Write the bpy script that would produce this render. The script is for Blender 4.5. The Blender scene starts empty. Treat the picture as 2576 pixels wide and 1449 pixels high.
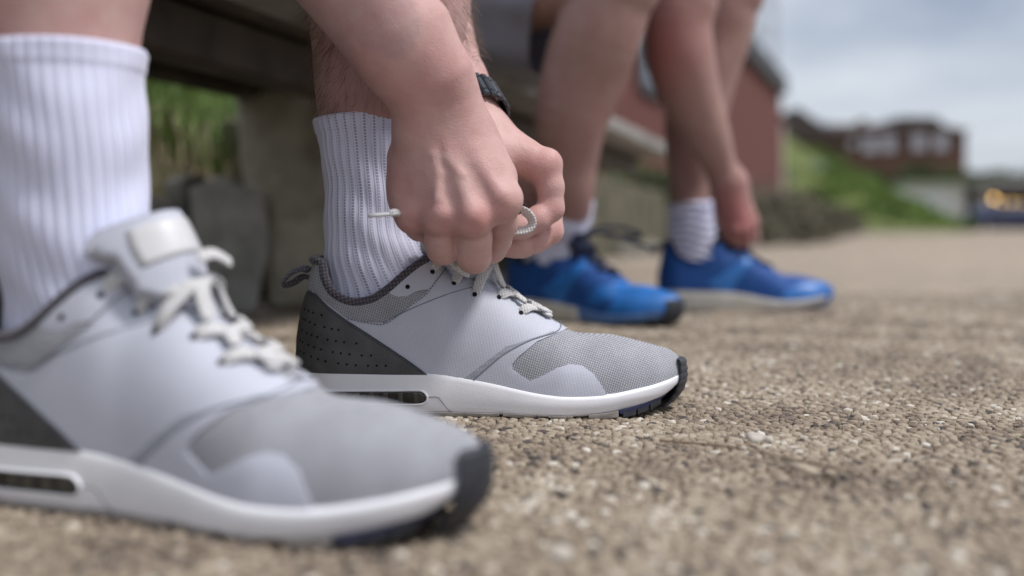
import bpy, math, random
import numpy as np
from mathutils import Vector, Matrix
from mathutils.geometry import delaunay_2d_cdt
random.seed(7); RNG = np.random.default_rng(11)
SC = bpy.context.scene
COL = SC.collection
R = math.radians

# ------------------------------------------------------------------ camera, sky, sun, exposure
cam = bpy.data.cameras.new('camera'); camo = bpy.data.objects.new('camera', cam); COL.objects.link(camo)
camo.location = (0, 0, 0.15); camo.rotation_euler = (R(90), 0, 0)
cam.lens = 35; cam.sensor_width = 36; cam.shift_y = -152.5/2576
cam.clip_start = 0.02; cam.clip_end = 3000
cam.dof.use_dof = True; cam.dof.focus_distance = 0.775; cam.dof.aperture_fstop = 2.2
SC.camera = camo
SUN_EL, SUN_AZ = R(60), R(112)      # azimuth clockwise from +Y: behind and right of the camera
w = bpy.data.worlds.new('World'); SC.world = w; w.use_nodes = True
nt = w.node_tree; nt.nodes.clear()
def N(t, ty, **kw):
    n = t.nodes.new(ty)
    for k, v in kw.items(): setattr(n, k, v)
    return n
out = N(nt, 'ShaderNodeOutputWorld'); bg = N(nt, 'ShaderNodeBackground'); bg.inputs[1].default_value = 0.1
sky = N(nt, 'ShaderNodeTexSky', sky_type='NISHITA', sun_disc=False); sky.sun_elevation = SUN_EL; sky.sun_rotation = SUN_AZ
tc = N(nt, 'ShaderNodeTexCoord'); mp = N(nt, 'ShaderNodeMapping'); mp.inputs['Scale'].default_value = (1.0, 1.0, 2.6)
mp.inputs['Location'].default_value = (0.35, 0.1, 0.0)
nz = N(nt, 'ShaderNodeTexNoise'); nz.inputs['Scale'].default_value = 1.9; nz.inputs['Detail'].default_value = 5; nz.inputs['Roughness'].default_value = 0.5
rp = N(nt, 'ShaderNodeValToRGB'); e = rp.color_ramp.elements
e[0].position = 0.36; e[0].color = (2.6, 3.0, 3.8, 1); e[1].position = 0.60; e[1].color = (6.5, 6.75, 7.1, 1)
sx = N(nt, 'ShaderNodeSeparateXYZ'); mr = N(nt, 'ShaderNodeMapRange'); mr.inputs[1].default_value = 0.0; mr.inputs[2].default_value = 0.9
mr.inputs[3].default_value = 1.0; mr.inputs[4].default_value = 1.5
vm = N(nt, 'ShaderNodeVectorMath', operation='SCALE'); mx = N(nt, 'ShaderNodeMix', data_type='RGBA'); mx.inputs[0].default_value = 0.88
L = nt.links.new
L(tc.outputs['Generated'], mp.inputs[0]); L(mp.outputs[0], nz.inputs['Vector']); L(nz.outputs['Fac'], rp.inputs[0])
L(tc.outputs['Generated'], sx.inputs[0]); L(sx.outputs['Z'], mr.inputs[0]); L(rp.outputs[0], vm.inputs[0]); L(mr.outputs[0], vm.inputs['Scale'])
L(sky.outputs[0], mx.inputs[6]); L(vm.outputs[0], mx.inputs[7]); L(mx.outputs[2], bg.inputs[0]); L(bg.outputs[0], out.inputs[0])
sl = bpy.data.lights.new('sun', 'SUN'); sl.energy = 2.5; sl.angle = R(10); sl.color = (1.0, 0.96, 0.92)
so = bpy.data.objects.new('sun', sl); COL.objects.link(so)
sd = Vector((math.sin(SUN_AZ)*math.cos(SUN_EL), math.cos(SUN_AZ)*math.cos(SUN_EL), math.sin(SUN_EL)))
so.rotation_euler = sd.to_track_quat('Z', 'Y').to_euler()
SC.view_settings.view_transform = 'Standard'; SC.view_settings.look = 'None'
SC.view_settings.exposure = 0.36; SC.view_settings.gamma = 1.0; SC.view_settings.use_curve_mapping = False

# ------------------------------------------------------------------ helpers
F = 2504.4
def P(u, v, Y):            # photograph reference (2576 wide) -> a point at the real distance Y
    return np.array([(u-1288)/F*Y, Y, 0.15-(v-572)/F*Y])
def mesh(name, verts, faces, mat=None, parent=None, smooth=True, link=True):
    me = bpy.data.meshes.new(name)
    if isinstance(faces, np.ndarray):
        v = np.asarray(verts, np.float32); k = faces.shape[1]; n = len(faces)
        me.vertices.add(len(v)); me.vertices.foreach_set('co', v.ravel())
        me.loops.add(n*k); me.loops.foreach_set('vertex_index', faces.astype(np.int32).ravel())
        me.polygons.add(n); me.polygons.foreach_set('loop_start', np.arange(0, n*k, k, dtype=np.int32))
        me.polygons.foreach_set('loop_total', np.full(n, k, np.int32)); me.update(calc_edges=True)
    else:
        me.from_pydata([tuple(map(float, p)) for p in verts], [], faces); me.update()
    if smooth: me.polygons.foreach_set('use_smooth', np.ones(len(me.polygons), bool))
    if mat: me.materials.append(mat)
    o = bpy.data.objects.new(name, me)
    if link: COL.objects.link(o)
    if parent is not None: o.parent = parent
    return o
def empty(name, loc=(0, 0, 0), rz=0, parent=None):
    o = bpy.data.objects.new(name, None); COL.objects.link(o); o.location = loc; o.rotation_euler = (0, 0, rz); o.empty_display_size = .05
    if parent is not None: o.parent = parent
    return o
def tag(o, label=None, cat=None, group=None, kind=None):
    if label: o['label'] = label
    if cat: o['category'] = cat
    if group: o['group'] = group
    if kind: o['kind'] = kind
    return o
def smooth_fix(o, ang=40):
    me = o.data
    me.set_sharp_from_angle(angle=R(ang))
class MB:
    def __init__(s): s.v = []; s.f = []
    def add(s, v, f):
        n = len(s.v); s.v += [tuple(map(float, p)) for p in v]; s.f += [tuple(i+n for i in q) for q in f]
    def box(s, c, d, rot=0, bev=0.0):
        x, y, z = [k/2 for k in d]; b = min(bev, x*.9, y*.9, z*.9)
        ca, sa = math.cos(rot), math.sin(rot)
        if b <= 0:
            vs = [(i*x, j*y, k*z) for k in (-1, 1) for j in (-1, 1) for i in (-1, 1)]
            fs = [(0,2,3,1),(4,5,7,6),(0,1,5,4),(2,6,7,3),(0,4,6,2),(1,3,7,5)]
        else:
            vs = []; ring = [(-x+b,-y),(x-b,-y),(x,-y+b),(x,y-b),(x-b,y),(-x+b,y),(-x,y-b),(-x,-y+b)]
            ins = [(i*(1-b/x), j*(1-b/y)) for i, j in ring]
            for zz, rr in ((-z, ins), (-z+b, ring), (z-b, ring), (z, ins)): vs += [(i, j, zz) for i, j in rr]
            fs = [tuple(range(7, -1, -1)), tuple(range(24, 32))]
            for r in range(3):
                for i in range(8):
                    fs.append((r*8+i, r*8+(i+1) % 8, r*8+8+(i+1) % 8, r*8+8+i))
        s.add([(c[0]+p[0]*ca-p[1]*sa, c[1]+p[0]*sa+p[1]*ca, c[2]+p[2]) for p in vs], fs)
    def prism(s, poly, dirv, depth):      # 3D polygon extruded
        n = len(poly); d = np.array(dirv)*depth; p = np.array(poly)
        s.add(list(p)+list(p+d), [tuple(range(n-1, -1, -1)), tuple(range(n, 2*n))]+[(i, (i+1) % n, n+(i+1) % n, n+i) for i in range(n)])
    def tube(s, pts, rad, n=8, cap=True):
        v, f = tube_geo(pts, rad, n, cap); s.add(v, f)
    def build(s, name, mat, parent=None, smooth=False, ang=None):
        o = mesh(name, s.v, s.f, mat, parent, smooth or ang is not None)
        if ang: smooth_fix(o, ang)
        return o
def frames(pts):
    pts = np.asarray(pts, float); t = np.gradient(pts, axis=0); t /= np.linalg.norm(t, axis=1)[:, None]+1e-12
    n = np.zeros_like(t); a = np.array([0, 0, 1.]) if abs(t[0][2]) < .9 else np.array([1., 0, 0])
    n[0] = a-t[0]*a.dot(t[0])
    n[0] /= np.linalg.norm(n[0])
    for i in range(1, len(t)):
        q = n[i-1]-t[i]*n[i-1].dot(t[i]); n[i] = q/(np.linalg.norm(q)+1e-12)
    return t, n, np.cross(t, n)
def tube_geo(pts, rad, n=8, cap=True):
    pts = np.asarray(pts, float); m = len(pts); rad = np.broadcast_to(np.asarray(rad, float), (m,))
    t, a, b = frames(pts); th = np.arange(n)*2*np.pi/n
    v = (pts[:, None]+rad[:, None, None]*(np.cos(th)[None, :, None]*a[:, None]+np.sin(th)[None, :, None]*b[:, None])).reshape(-1, 3)
    f = [(i*n+j, i*n+(j+1) % n, (i+1)*n+(j+1) % n, (i+1)*n+j) for i in range(m-1) for j in range(n)]
    if cap: f += [tuple(range(n-1, -1, -1)), tuple((m-1)*n+j for j in range(n))]
    return v, f
def cr(pts, n=8, closed=False):        # Catmull-Rom resample
    p = np.asarray(pts, float); m = len(p); outp = []
    for i in range(m if closed else m-1):
        if closed: a, b, c, d = p[(i-1) % m], p[i], p[(i+1) % m], p[(i+2) % m]
        else: a, b, c, d = p[max(i-1, 0)], p[i], p[i+1], p[min(i+2, m-1)]
        for k in range(n):
            t = k/n; outp.append(.5*((2*b)+(-a+c)*t+(2*a-5*b+4*c-d)*t*t+(-a+3*b-3*c+d)*t**3))
    if not closed: outp.append(p[-1])
    return np.array(outp)
def ribbon(pts, nrm, wid, th, k=10):   # flat lace swept along a path; nrm = outward normals
    pts = np.asarray(pts, float); nrm = np.asarray(nrm, float); t = np.gradient(pts, axis=0); t /= np.linalg.norm(t, axis=1)[:, None]+1e-12
    s = np.cross(t, nrm); s /= np.linalg.norm(s, axis=1)[:, None]+1e-12; n2 = np.cross(s, t)
    a = np.arange(k)*2*np.pi/k; ca = np.sign(np.cos(a))*np.abs(np.cos(a))**.6; sa = np.sign(np.sin(a))*np.abs(np.sin(a))**.8
    wid = np.broadcast_to(np.asarray(wid, float), (len(pts),)); th = np.broadcast_to(np.asarray(th, float), (len(pts),))
    v = (pts[:, None]+.5*wid[:, None, None]*ca[None, :, None]*s[:, None]+.5*th[:, None, None]*sa[None, :, None]*n2[:, None]).reshape(-1, 3)
    m = len(pts)
    f = [(i*k+j, i*k+(j+1) % k, (i+1)*k+(j+1) % k, (i+1)*k+j) for i in range(m-1) for j in range(k)]
    f += [tuple(range(k-1, -1, -1)), tuple((m-1)*k+j for j in range(k))]
    return v, f
def grid_faces(nu, nv, wrap=False):
    i, j = np.meshgrid(np.arange(nu-1), np.arange(nv if wrap else nv-1), indexing='ij'); i = i.ravel(); j = j.ravel(); j2 = (j+1) % nv
    return np.stack([i*nv+j, i*nv+j2, (i+1)*nv+j2, (i+1)*nv+j], 1)

# ------------------------------------------------------------------ materials
def material(name, col, rough=.6, spec=.5, **k):
    m = bpy.data.materials.new(name); m.use_nodes = True; t = m.node_tree; b = t.nodes['Principled BSDF']
    b.inputs['Base Color'].default_value = (*col, 1); b.inputs['Roughness'].default_value = rough; b.inputs['Specular IOR Level'].default_value = spec
    for a, v in k.items(): b.inputs[a.replace('_', ' ')].default_value = v
    m.diffuse_color = (*col, 1)
    return m, t, b
def vary(t, b, col, amt=.15, scale=30, bump=.2, bscale=200, bdist=.001, tint=None, detail=6):
    """two noises: colour variation and bump"""
    tcn = N(t, 'ShaderNodeTexCoord'); n1 = N(t, 'ShaderNodeTexNoise'); n1.inputs['Scale'].default_value = scale; n1.inputs['Detail'].default_value = detail
    r = N(t, 'ShaderNodeValToRGB'); c2 = tint or tuple(c*(1+amt) for c in col); c1 = tuple(c*(1-amt) for c in col)
    r.color_ramp.elements[0].position = .3; r.color_ramp.elements[1].position = .7
    r.color_ramp.elements[0].color = (*c1, 1); r.color_ramp.elements[1].color = (*c2, 1)
    t.links.new(tcn.outputs['Object'], n1.inputs['Vector']); t.links.new(n1.outputs['Fac'], r.inputs[0]); t.links.new(r.outputs[0], b.inputs['Base Color'])
    n2 = N(t, 'ShaderNodeTexNoise'); n2.inputs['Scale'].default_value = bscale; n2.inputs['Detail'].default_value = 4
    bp = N(t, 'ShaderNodeBump'); bp.inputs['Strength'].default_value = bump; bp.inputs['Distance'].default_value = bdist
    t.links.new(tcn.outputs['Object'], n2.inputs['Vector']); t.links.new(n2.outputs['Fac'], bp.inputs['Height']); t.links.new(bp.outputs[0], b.inputs['Normal'])
    return tcn, r, bp
def simple(name, col, rough=.6, amt=.15, scale=30, bump=.2, bscale=200, bdist=.001, tint=None, **k):
    m, t, b = material(name, col, rough, **k); vary(t, b, col, amt, scale, bump, bscale, bdist, tint); return m
def fabric(name, c1, c2, sx=900, sz=620, rough=.85, bump=.5, dist=.0006, sheen=.2, wear=.1):
    """knitted mesh: two crossed wave bands plus noise, colour c1 threads over c2 gaps"""
    m, t, b = material(name, c1, rough, .25); b.inputs['Sheen Weight'].default_value = sheen
    tcn = N(t, 'ShaderNodeTexCoord'); mpn = N(t, 'ShaderNodeMapping'); mpn.inputs['Rotation'].default_value = (0, R(12), 0)
    t.links.new(tcn.outputs['Object'], mpn.inputs[0])
    nd = N(t, 'ShaderNodeTexNoise'); nd.inputs['Scale'].default_value = 45; nd.inputs['Detail'].default_value = 3; t.links.new(mpn.outputs[0], nd.inputs['Vector'])
    wv = []
    for d, s in (('X', sx), ('Z', sz)):
        q = N(t, 'ShaderNodeTexWave', wave_type='BANDS', bands_direction=d); q.inputs['Scale'].default_value = s/6.283*.5; q.inputs['Distortion'].default_value = 1.2
        q.inputs['Detail'].default_value = 2; q.inputs['Detail Scale'].default_value = 2.5
        t.links.new(mpn.outputs[0], q.inputs['Vector']); wv.append(q)
    mu = N(t, 'ShaderNodeMath', operation='MULTIPLY'); t.links.new(wv[0].outputs['Fac'], mu.inputs[0]); t.links.new(wv[1].outputs['Fac'], mu.inputs[1])
    r = N(t, 'ShaderNodeValToRGB'); r.color_ramp.elements[0].position = .04; r.color_ramp.elements[1].position = .42
    r.color_ramp.elements[0].color = (*c2, 1); r.color_ramp.elements[1].color = (*c1, 1); t.links.new(mu.outputs[0], r.inputs[0])
    hs = N(t, 'ShaderNodeHueSaturation'); mrn = N(t, 'ShaderNodeMapRange'); mrn.inputs[3].default_value = 1-wear; mrn.inputs[4].default_value = 1+wear
    t.links.new(nd.outputs['Fac'], mrn.inputs[0]); t.links.new(mrn.outputs[0], hs.inputs['Value']); t.links.new(r.outputs[0], hs.inputs['Color']); t.links.new(hs.outputs[0], b.inputs['Base Color'])
    bp = N(t, 'ShaderNodeBump'); bp.inputs['Strength'].default_value = bump; bp.inputs['Distance'].default_value = dist
    t.links.new(mu.outputs[0], bp.inputs['Height']); t.links.new(bp.outputs[0], b.inputs['Normal'])
    return m
def skin_mat(name, base, red, dark=1.0):
    m, t, b = material(name, base, .52, .4); b.inputs['Subsurface Weight'].default_value = .18
    b.inputs['Subsurface Radius'].default_value = (.010, .004, .002); b.inputs['Subsurface Scale'].default_value = .5
    tcn = N(t, 'ShaderNodeTexCoord'); n1 = N(t, 'ShaderNodeTexNoise'); n1.inputs['Scale'].default_value = 38; n1.inputs['Detail'].default_value = 6; n1.inputs['Roughness'].default_value = .7
    n3 = N(t, 'ShaderNodeTexNoise'); n3.inputs['Scale'].default_value = 420; n3.inputs['Detail'].default_value = 3
    r = N(t, 'ShaderNodeValToRGB'); r.color_ramp.elements[0].position = .32; r.color_ramp.elements[1].position = .68
    r.color_ramp.elements[0].color = (base[0]*.90, base[1]*.79, base[2]*.80, 1); r.color_ramp.elements[1].color = (min(1, base[0]*1.05), base[1]*1.08, base[2]*1.07, 1)
    at = N(t, 'ShaderNodeAttribute', attribute_name='red'); mx = N(t, 'ShaderNodeMix', data_type='RGBA'); mx.inputs[7].default_value = (*red, 1)
    mm = N(t, 'ShaderNodeMath', operation='MULTIPLY_ADD'); mm.inputs[1].default_value = .35; mm.use_clamp = True
    ad = N(t, 'ShaderNodeMath', operation='MULTIPLY', use_clamp=True)
    t.links.new(tcn.outputs['Object'], n1.inputs['Vector']); t.links.new(tcn.outputs['Object'], n3.inputs['Vector']); t.links.new(n1.outputs['Fac'], r.inputs[0])
    mr2 = N(t, 'ShaderNodeMapRange'); mr2.inputs[3].default_value = .55; mr2.inputs[4].default_value = 1.35
    t.links.new(n1.outputs['Fac'], mr2.inputs[0]); t.links.new(at.outputs['Fac'], ad.inputs[0]); t.links.new(mr2.outputs[0], ad.inputs[1])
    t.links.new(ad.outputs[0], mx.inputs[0]); t.links.new(r.outputs[0], mx.inputs[6])
    mx3 = N(t, 'ShaderNodeMix', data_type='RGBA', blend_type='MULTIPLY'); mx3.inputs[0].default_value = .25
    t.links.new(mx.outputs[2], mx3.inputs[6]); t.links.new(n3.outputs['Color'], mx3.inputs[7])
    t.links.new(mx.outputs[2], b.inputs['Base Color'])
    vo = N(t, 'ShaderNodeTexVoronoi', feature='DISTANCE_TO_EDGE'); vo.inputs['Scale'].default_value = 520
    ma = N(t, 'ShaderNodeMath', operation='ADD'); t.links.new(tcn.outputs['Object'], vo.inputs['Vector'])
    n4 = N(t, 'ShaderNodeTexNoise'); n4.inputs['Scale'].default_value = 130; n4.inputs['Detail'].default_value = 5; t.links.new(tcn.outputs['Object'], n4.inputs['Vector'])
    t.links.new(vo.outputs['Distance'], ma.inputs[0]); t.links.new(n4.outputs['Fac'], ma.inputs[1])
    bp = N(t, 'ShaderNodeBump'); bp.inputs['Strength'].default_value = .35; bp.inputs['Distance'].default_value = .0010
    t.links.new(ma.outputs[0], bp.inputs['Height']); t.links.new(bp.outputs[0], b.inputs['Normal'])
    return m
M = {}
M['skin1'] = skin_mat('skin_fair', (.53, .345, .32), (.43, .165, .155))
M['skin2'] = skin_mat('skin_tanned', (.36, .225, .20), (.32, .11, .105))
M['lgrey'] = fabric('light_grey_ripstop', (.50, .52, .60), (.455, .47, .545), 1700, 2300, .62, .25, .0003, .1, .07)
M['mesh_grey'] = fabric('grey_mesh_knit', (.52, .53, .575), (.17, .175, .20), 2900, 3300, .85, .8, .0005, .3, .18)
M['mesh_toe'] = fabric('pale_grey_mesh_knit', (.52, .52, .55), (.24, .24, .265), 2200, 2600, .85, .7, .0005, .15, .10)
M['dgrey'] = simple('charcoal_synthetic_leather', (.075, .076, .08), .55, .25, 60, .25, 900, .0004)
M['piping'] = fabric('dark_grey_woven_lining', (.12, .11, .13), (.05, .045, .06), 1400, 1400, .9, .8, .0006, .3, .1)
M['white'] = simple('white_foam', (.80, .80, .85), .55, .06, 14, .3, 900, .0004, tint=(.88, .88, .92))
M['tread'] = simple('worn_grey_rubber', (.30, .27, .25), .8, .25, 90, .4, 600, .0005)
M['black'] = simple('black_rubber', (.025, .027, .035), .5, .3, 90, .3, 600, .0004)
M['navy'] = simple('navy_rubber', (.02, .025, .09), .5, .2, 90, .2, 600, .0004)
M['lace'] = fabric('pale_grey_braid', (.62, .615, .615), (.50, .495, .50), 1800, 1800, .9, .9, .0006, .2, .08)
M['aglet'] = material('white_plastic_tip', (.72, .72, .72), .3)[0]
M['hole'] = material('hole_dark', (.012, .012, .015), .9, .1)[0]
M['thread'] = material('dark_thread', (.06, .06, .08), .8, .2)[0]
M['airbag'] = simple('clear_cushion', (.02, .022, .025), .12, .5, 60, .1, 60, .001, tint=(.05, .05, .045))
M['label'] = simple('pale_tongue_label', (.56, .56, .58), .4, .05, 30, .1, 300)
M['blue'] = fabric('royal_blue_mesh', (.012, .085, .33), (.008, .05, .20), 1500, 1500, .6, .6, .0006, .1, .15)
M['blue2'] = simple('bright_blue_overlay', (.018, .14, .44), .4, .15, 50, .2, 400)
M['navyfab'] = fabric('dark_navy_lining', (.008, .015, .05), (.004, .006, .02), 1400, 1400, .9, .6, .0006, .1, .1)
M['bluefoam'] = simple('pale_blue_foam', (.08, .17, .38), .55, .15, 50, .2, 400)
M['beige'] = simple('off_white_foam', (.55, .52, .46), .6, .12, 40, .3, 500, tint=(.66, .63, .57))
M['shorts'] = simple('dark_grey_satin', (.19, .19, .235), .32, .1, 20, .2, 300, Sheen_Weight=.3)
M['shirt'] = simple('navy_jersey', (.03, .04, .07), .85, .1, 20, .3, 400)
M['hair'] = material('brown_hair', (.07, .04, .025), .6)[0]
M['hair2'] = material('fair_brown_hair', (.13, .075, .045), .5)[0]
M['watch'] = material('black_gunmetal', (.035, .04, .05), .28, .6, Metallic=.5)[0]

# ribbed sock: fine knit, rows of tiny holes along each groove (uses the mesh's UVs: u round the leg, v along it)
def sock_mat():
    m, t, b = material('white_ribbed_cotton', (.74, .74, .83), .9, .2); b.inputs['Sheen Weight'].default_value = .3
    uv = N(t, 'ShaderNodeUVMap', uv_map='UVMap'); sp = N(t, 'ShaderNodeSeparateXYZ'); t.links.new(uv.outputs[0], sp.inputs[0])
    def mth(op, a, bb=None, clamp=False):
        n = N(t, 'ShaderNodeMath', operation=op, use_clamp=clamp)
        for i, q in enumerate((a, bb)):
            if q is None: continue
            if isinstance(q, (int, float)): n.inputs[i].default_value = q
            else: t.links.new(q, n.inputs[i])
        return n.outputs[0]
    u, v = sp.outputs[0], sp.outputs[1]                      # u in ribs, v in stitch rows
    fu = mth('ABSOLUTE', mth('SUBTRACT', mth('FRACT', u), .5)); groove = mth('GREATER_THAN', fu, .40)
    fv = mth('ABSOLUTE', mth('SUBTRACT', mth('FRACT', v), .5)); dot = mth('LESS_THAN', fv, .30)
    hole = mth('MULTIPLY', groove, dot)
    tcn = N(t, 'ShaderNodeTexCoord'); nn = N(t, 'ShaderNodeTexNoise'); nn.inputs['Scale'].default_value = 18; t.links.new(tcn.outputs['Object'], nn.inputs['Vector'])
    hole = mth('MULTIPLY', hole, mth('MULTIPLY', mth('SUBTRACT', nn.outputs['Fac'], .30), 3.2, True))
    mx = N(t, 'ShaderNodeMix', data_type='RGBA'); mx.inputs[6].default_value = (.67, .69, .87, 1); mx.inputs[7].default_value = (.20, .20, .28, 1)
    t.links.new(hole, mx.inputs[0]); t.links.new(mx.outputs[2], b.inputs['Base Color'])
    n2 = N(t, 'ShaderNodeTexNoise'); n2.inputs['Scale'].default_value = 900; t.links.new(tcn.outputs['Object'], n2.inputs['Vector'])
    st = mth('SINE', mth('MULTIPLY', u, 6.283*4)); st = mth('ADD', mth('MULTIPLY', st, .3), n2.outputs['Fac'])
    bp = N(t, 'ShaderNodeBump'); bp.inputs['Strength'].default_value = .5; bp.inputs['Distance'].default_value = .0006
    t.links.new(st, bp.inputs['Height']); t.links.new(bp.outputs[0], b.inputs['Normal'])
    return m
M['sock'] = sock_mat()
def fold_shade_sock():  # white sock with the shade lines of its folds painted in as bands
    m = M['sock'].copy(); m.name = 'white_sock_fold_shade'; t = m.node_tree; b = t.nodes['Principled BSDF']; src = b.inputs['Base Color'].links[0].from_socket
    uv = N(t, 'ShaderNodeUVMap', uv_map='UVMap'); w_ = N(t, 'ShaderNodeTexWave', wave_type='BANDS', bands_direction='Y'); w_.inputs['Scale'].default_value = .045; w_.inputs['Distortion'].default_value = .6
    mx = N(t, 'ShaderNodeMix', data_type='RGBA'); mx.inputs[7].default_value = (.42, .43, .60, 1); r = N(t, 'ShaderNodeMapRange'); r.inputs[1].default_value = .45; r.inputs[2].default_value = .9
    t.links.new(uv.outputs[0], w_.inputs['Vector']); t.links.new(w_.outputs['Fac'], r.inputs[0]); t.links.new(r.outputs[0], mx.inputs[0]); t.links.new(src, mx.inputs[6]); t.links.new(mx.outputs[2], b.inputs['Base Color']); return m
M['sock2'] = fold_shade_sock()

# ------------------------------------------------------------------ signed-distance bodies -> one continuous mesh
class Body:
    """groups of tapered capsules joined by smooth minimum; polygonised by surface nets in sparse blocks"""
    def __init__(s): s.g = []
    def group(s, k_in, k_out): s.cur = ([], k_in, k_out); s.g.append(s.cur); return s
    def cap(s, a, b, ra, rb, squash=None): s.cur[0].append((np.array(a, float), np.array(b, float), ra, rb, squash)); return s
    def chain(s, pts, squash=None):
        for (a, ra), (b, rb) in zip(pts[:-1], pts[1:]): s.cap(a, b, ra, rb, squash)
        return s
    def limb(s, pts, n=5, ko=.012):
        a = cr(np.array([tuple(p)+(r,) for p, r in pts]), n); s.group(.0015, ko); return s.chain([(tuple(q[:3]), q[3]) for q in a])
    def field(s, X, Y, Z, lo, hi):
        big = np.float32(1.0); tot = np.full(np.broadcast_shapes(X.shape, Y.shape, Z.shape), big, np.float32)
        for prims, ki, ko in s.g:
            gf = None
            for a, b, ra, rb, sq in prims:
                m = max(ra, rb)+.03
                if np.any(np.minimum(a, b)-m > hi) or np.any(np.maximum(a, b)+m < lo): continue
                px, py, pz = X-a[0], Y-a[1], Z-a[2]; ab = b-a
                if sq is not None:
                    n, f = sq; dt = (px*n[0]+py*n[1]+pz*n[2])*(f-1); px = px+dt*n[0]; py = py+dt*n[1]; pz = pz+dt*n[2]; ab = ab+n*(ab.dot(n)*(f-1))
                l2 = ab.dot(ab)+1e-12; t = np.clip((px*ab[0]+py*ab[1]+pz*ab[2])/l2, 0, 1)
                d = np.sqrt((px-t*ab[0])**2+(py-t*ab[1])**2+(pz-t*ab[2])**2)-(ra+(rb-ra)*t)
                gf = d if gf is None else smin(gf, d, ki)
            if gf is not None: tot = smin(tot, gf, ko)
        return tot
    def bounds(s):
        b = [(np.minimum(a, bb)-max(ra, rb)-.01, np.maximum(a, bb)+max(ra, rb)+.01) for g in s.g for a, bb, ra, rb, _ in g[0]]
        return b
    def polygonise(s, h, lo, hi, n=24):
        bb = s.bounds(); lo = np.array(lo, float); hi = np.array(hi, float); cells = np.ceil((hi-lo)/h).astype(int)
        V, K, Q = [], [], []; S = (np.ceil(cells/n)*n).astype(np.int64)+8
        for bi in range(0, cells[0], n):
            for bj in range(0, cells[1], n):
                for bk in range(0, cells[2], n):
                    i0 = np.array([bi, bj, bk]); blo = lo+(i0-1)*h; bhi = lo+(i0+n)*h
                    if not any(np.all(p <= bhi) and np.all(q >= blo) for p, q in bb): continue
                    xs = [(lo[d]+(i0[d]-1+np.arange(n+2))*h).astype(np.float32) for d in range(3)]
                    f = s.field(xs[0][:, None, None], xs[1][None, :, None], xs[2][None, None, :], blo, bhi)
                    ins = f < 0
                    if not ins.any() or ins.all(): continue
                    m = n+1; acc = np.zeros((m, m, m, 3), np.float32); cnt = np.zeros((m, m, m), np.float32)
                    for ax in range(3):
                        sl0 = [slice(0, n+2)]*3; sl1 = [slice(0, n+2)]*3; sl0[ax] = slice(0, n+1); sl1[ax] = slice(1, n+2)
                        f0, f1 = f[tuple(sl0)], f[tuple(sl1)]; cr_ = (f0 < 0) != (f1 < 0); tt = np.where(cr_, f0/(f0-f1+1e-20), 0).astype(np.float32)
                        o = [d for d in range(3) if d != ax]
                        for da in (0, 1):
                            for db in (0, 1):
                                sl = [slice(0, m)]*3; sl[o[0]] = slice(da, da+m); sl[o[1]] = slice(db, db+m)
                                c = cr_[tuple(sl)]; cnt += c; acc[..., ax] += tt[tuple(sl)]*c; acc[..., o[0]] += da*c; acc[..., o[1]] += db*c
                        # faces: edges whose base index in 1..n on every axis
                        e = cr_.copy(); idx = np.argwhere(e); ok = np.all(idx >= 1, axis=1) & np.all(idx <= n, axis=1); idx = idx[ok]
                        if len(idx):
                            o1, o2 = (ax+1) % 3, (ax+2) % 3; g = idx+i0-1
                            def key(d1, d2):
                                q = g.copy(); q[:, o1] -= d1; q[:, o2] -= d2; return ((q[:, 0]+4)*S[1]+q[:, 1]+4)*S[2]+q[:, 2]+4
                            quad = np.stack([key(1, 1), key(0, 1), key(0, 0), key(1, 0)], 1)
                            flip = ~ins[idx[:, 0], idx[:, 1], idx[:, 2]]; quad[flip] = quad[flip][:, ::-1]; Q.append(quad)
                    has = np.argwhere(cnt > 0); c = cnt[has[:, 0], has[:, 1], has[:, 2]][:, None]
                    V.append(lo+(has+i0-1+acc[has[:, 0], has[:, 1], has[:, 2]]/c)*h)
                    g = has+i0-1; K.append(((g[:, 0]+4)*S[1]+g[:, 1]+4)*S[2]+g[:, 2]+4)
        V = np.concatenate(V); K = np.concatenate(K); Q = np.concatenate(Q)
        ku, first = np.unique(K, return_index=True); V = V[first]
        pos = np.clip(np.searchsorted(ku, Q), 0, len(ku)-1); good = np.all(ku[pos] == Q, axis=1)
        Fq = pos[good]; used = np.unique(Fq); rm = np.full(len(V), -1); rm[used] = np.arange(len(used))
        return V[used], rm[Fq]
def smin(a, b, k):
    h = np.maximum(k-np.abs(a-b), 0)/k
    return np.minimum(a, b)-h*h*k*np.float32(.25)
def body_mesh(name, body, regions, mat, parent, reds, relax=1):
    Vs, Qs, n = [], [], 0
    for h, lo, hi in regions:
        v, q = body.polygonise(h, lo, hi); Vs.append(v); Qs.append(q+n); n += len(v)
    V = np.concatenate(Vs); Q = np.concatenate(Qs)
    for _ in range(relax):                                   # light smoothing of the net
        s = np.zeros_like(V); c = np.zeros(len(V))
        for i in range(4):
            a, b = Q[:, i], Q[:, (i+1) % 4]
            np.add.at(s, a, V[b]); np.add.at(c, a, 1); np.add.at(s, b, V[a]); np.add.at(c, b, 1)
        V = V*.5+.5*s/np.maximum(c, 1)[:, None]
    o = mesh(name, V, Q, mat, parent)
    red = np.zeros(len(V))
    for p, r, a in reds: red += a*.62*np.exp(-((V-np.array(p))**2).sum(1)/(r*r*1.7))
    at = o.data.attributes.new('red', 'FLOAT', 'POINT'); at.data.foreach_set('value', np.clip(red, 0, 1).astype(np.float32))
    return o

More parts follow.
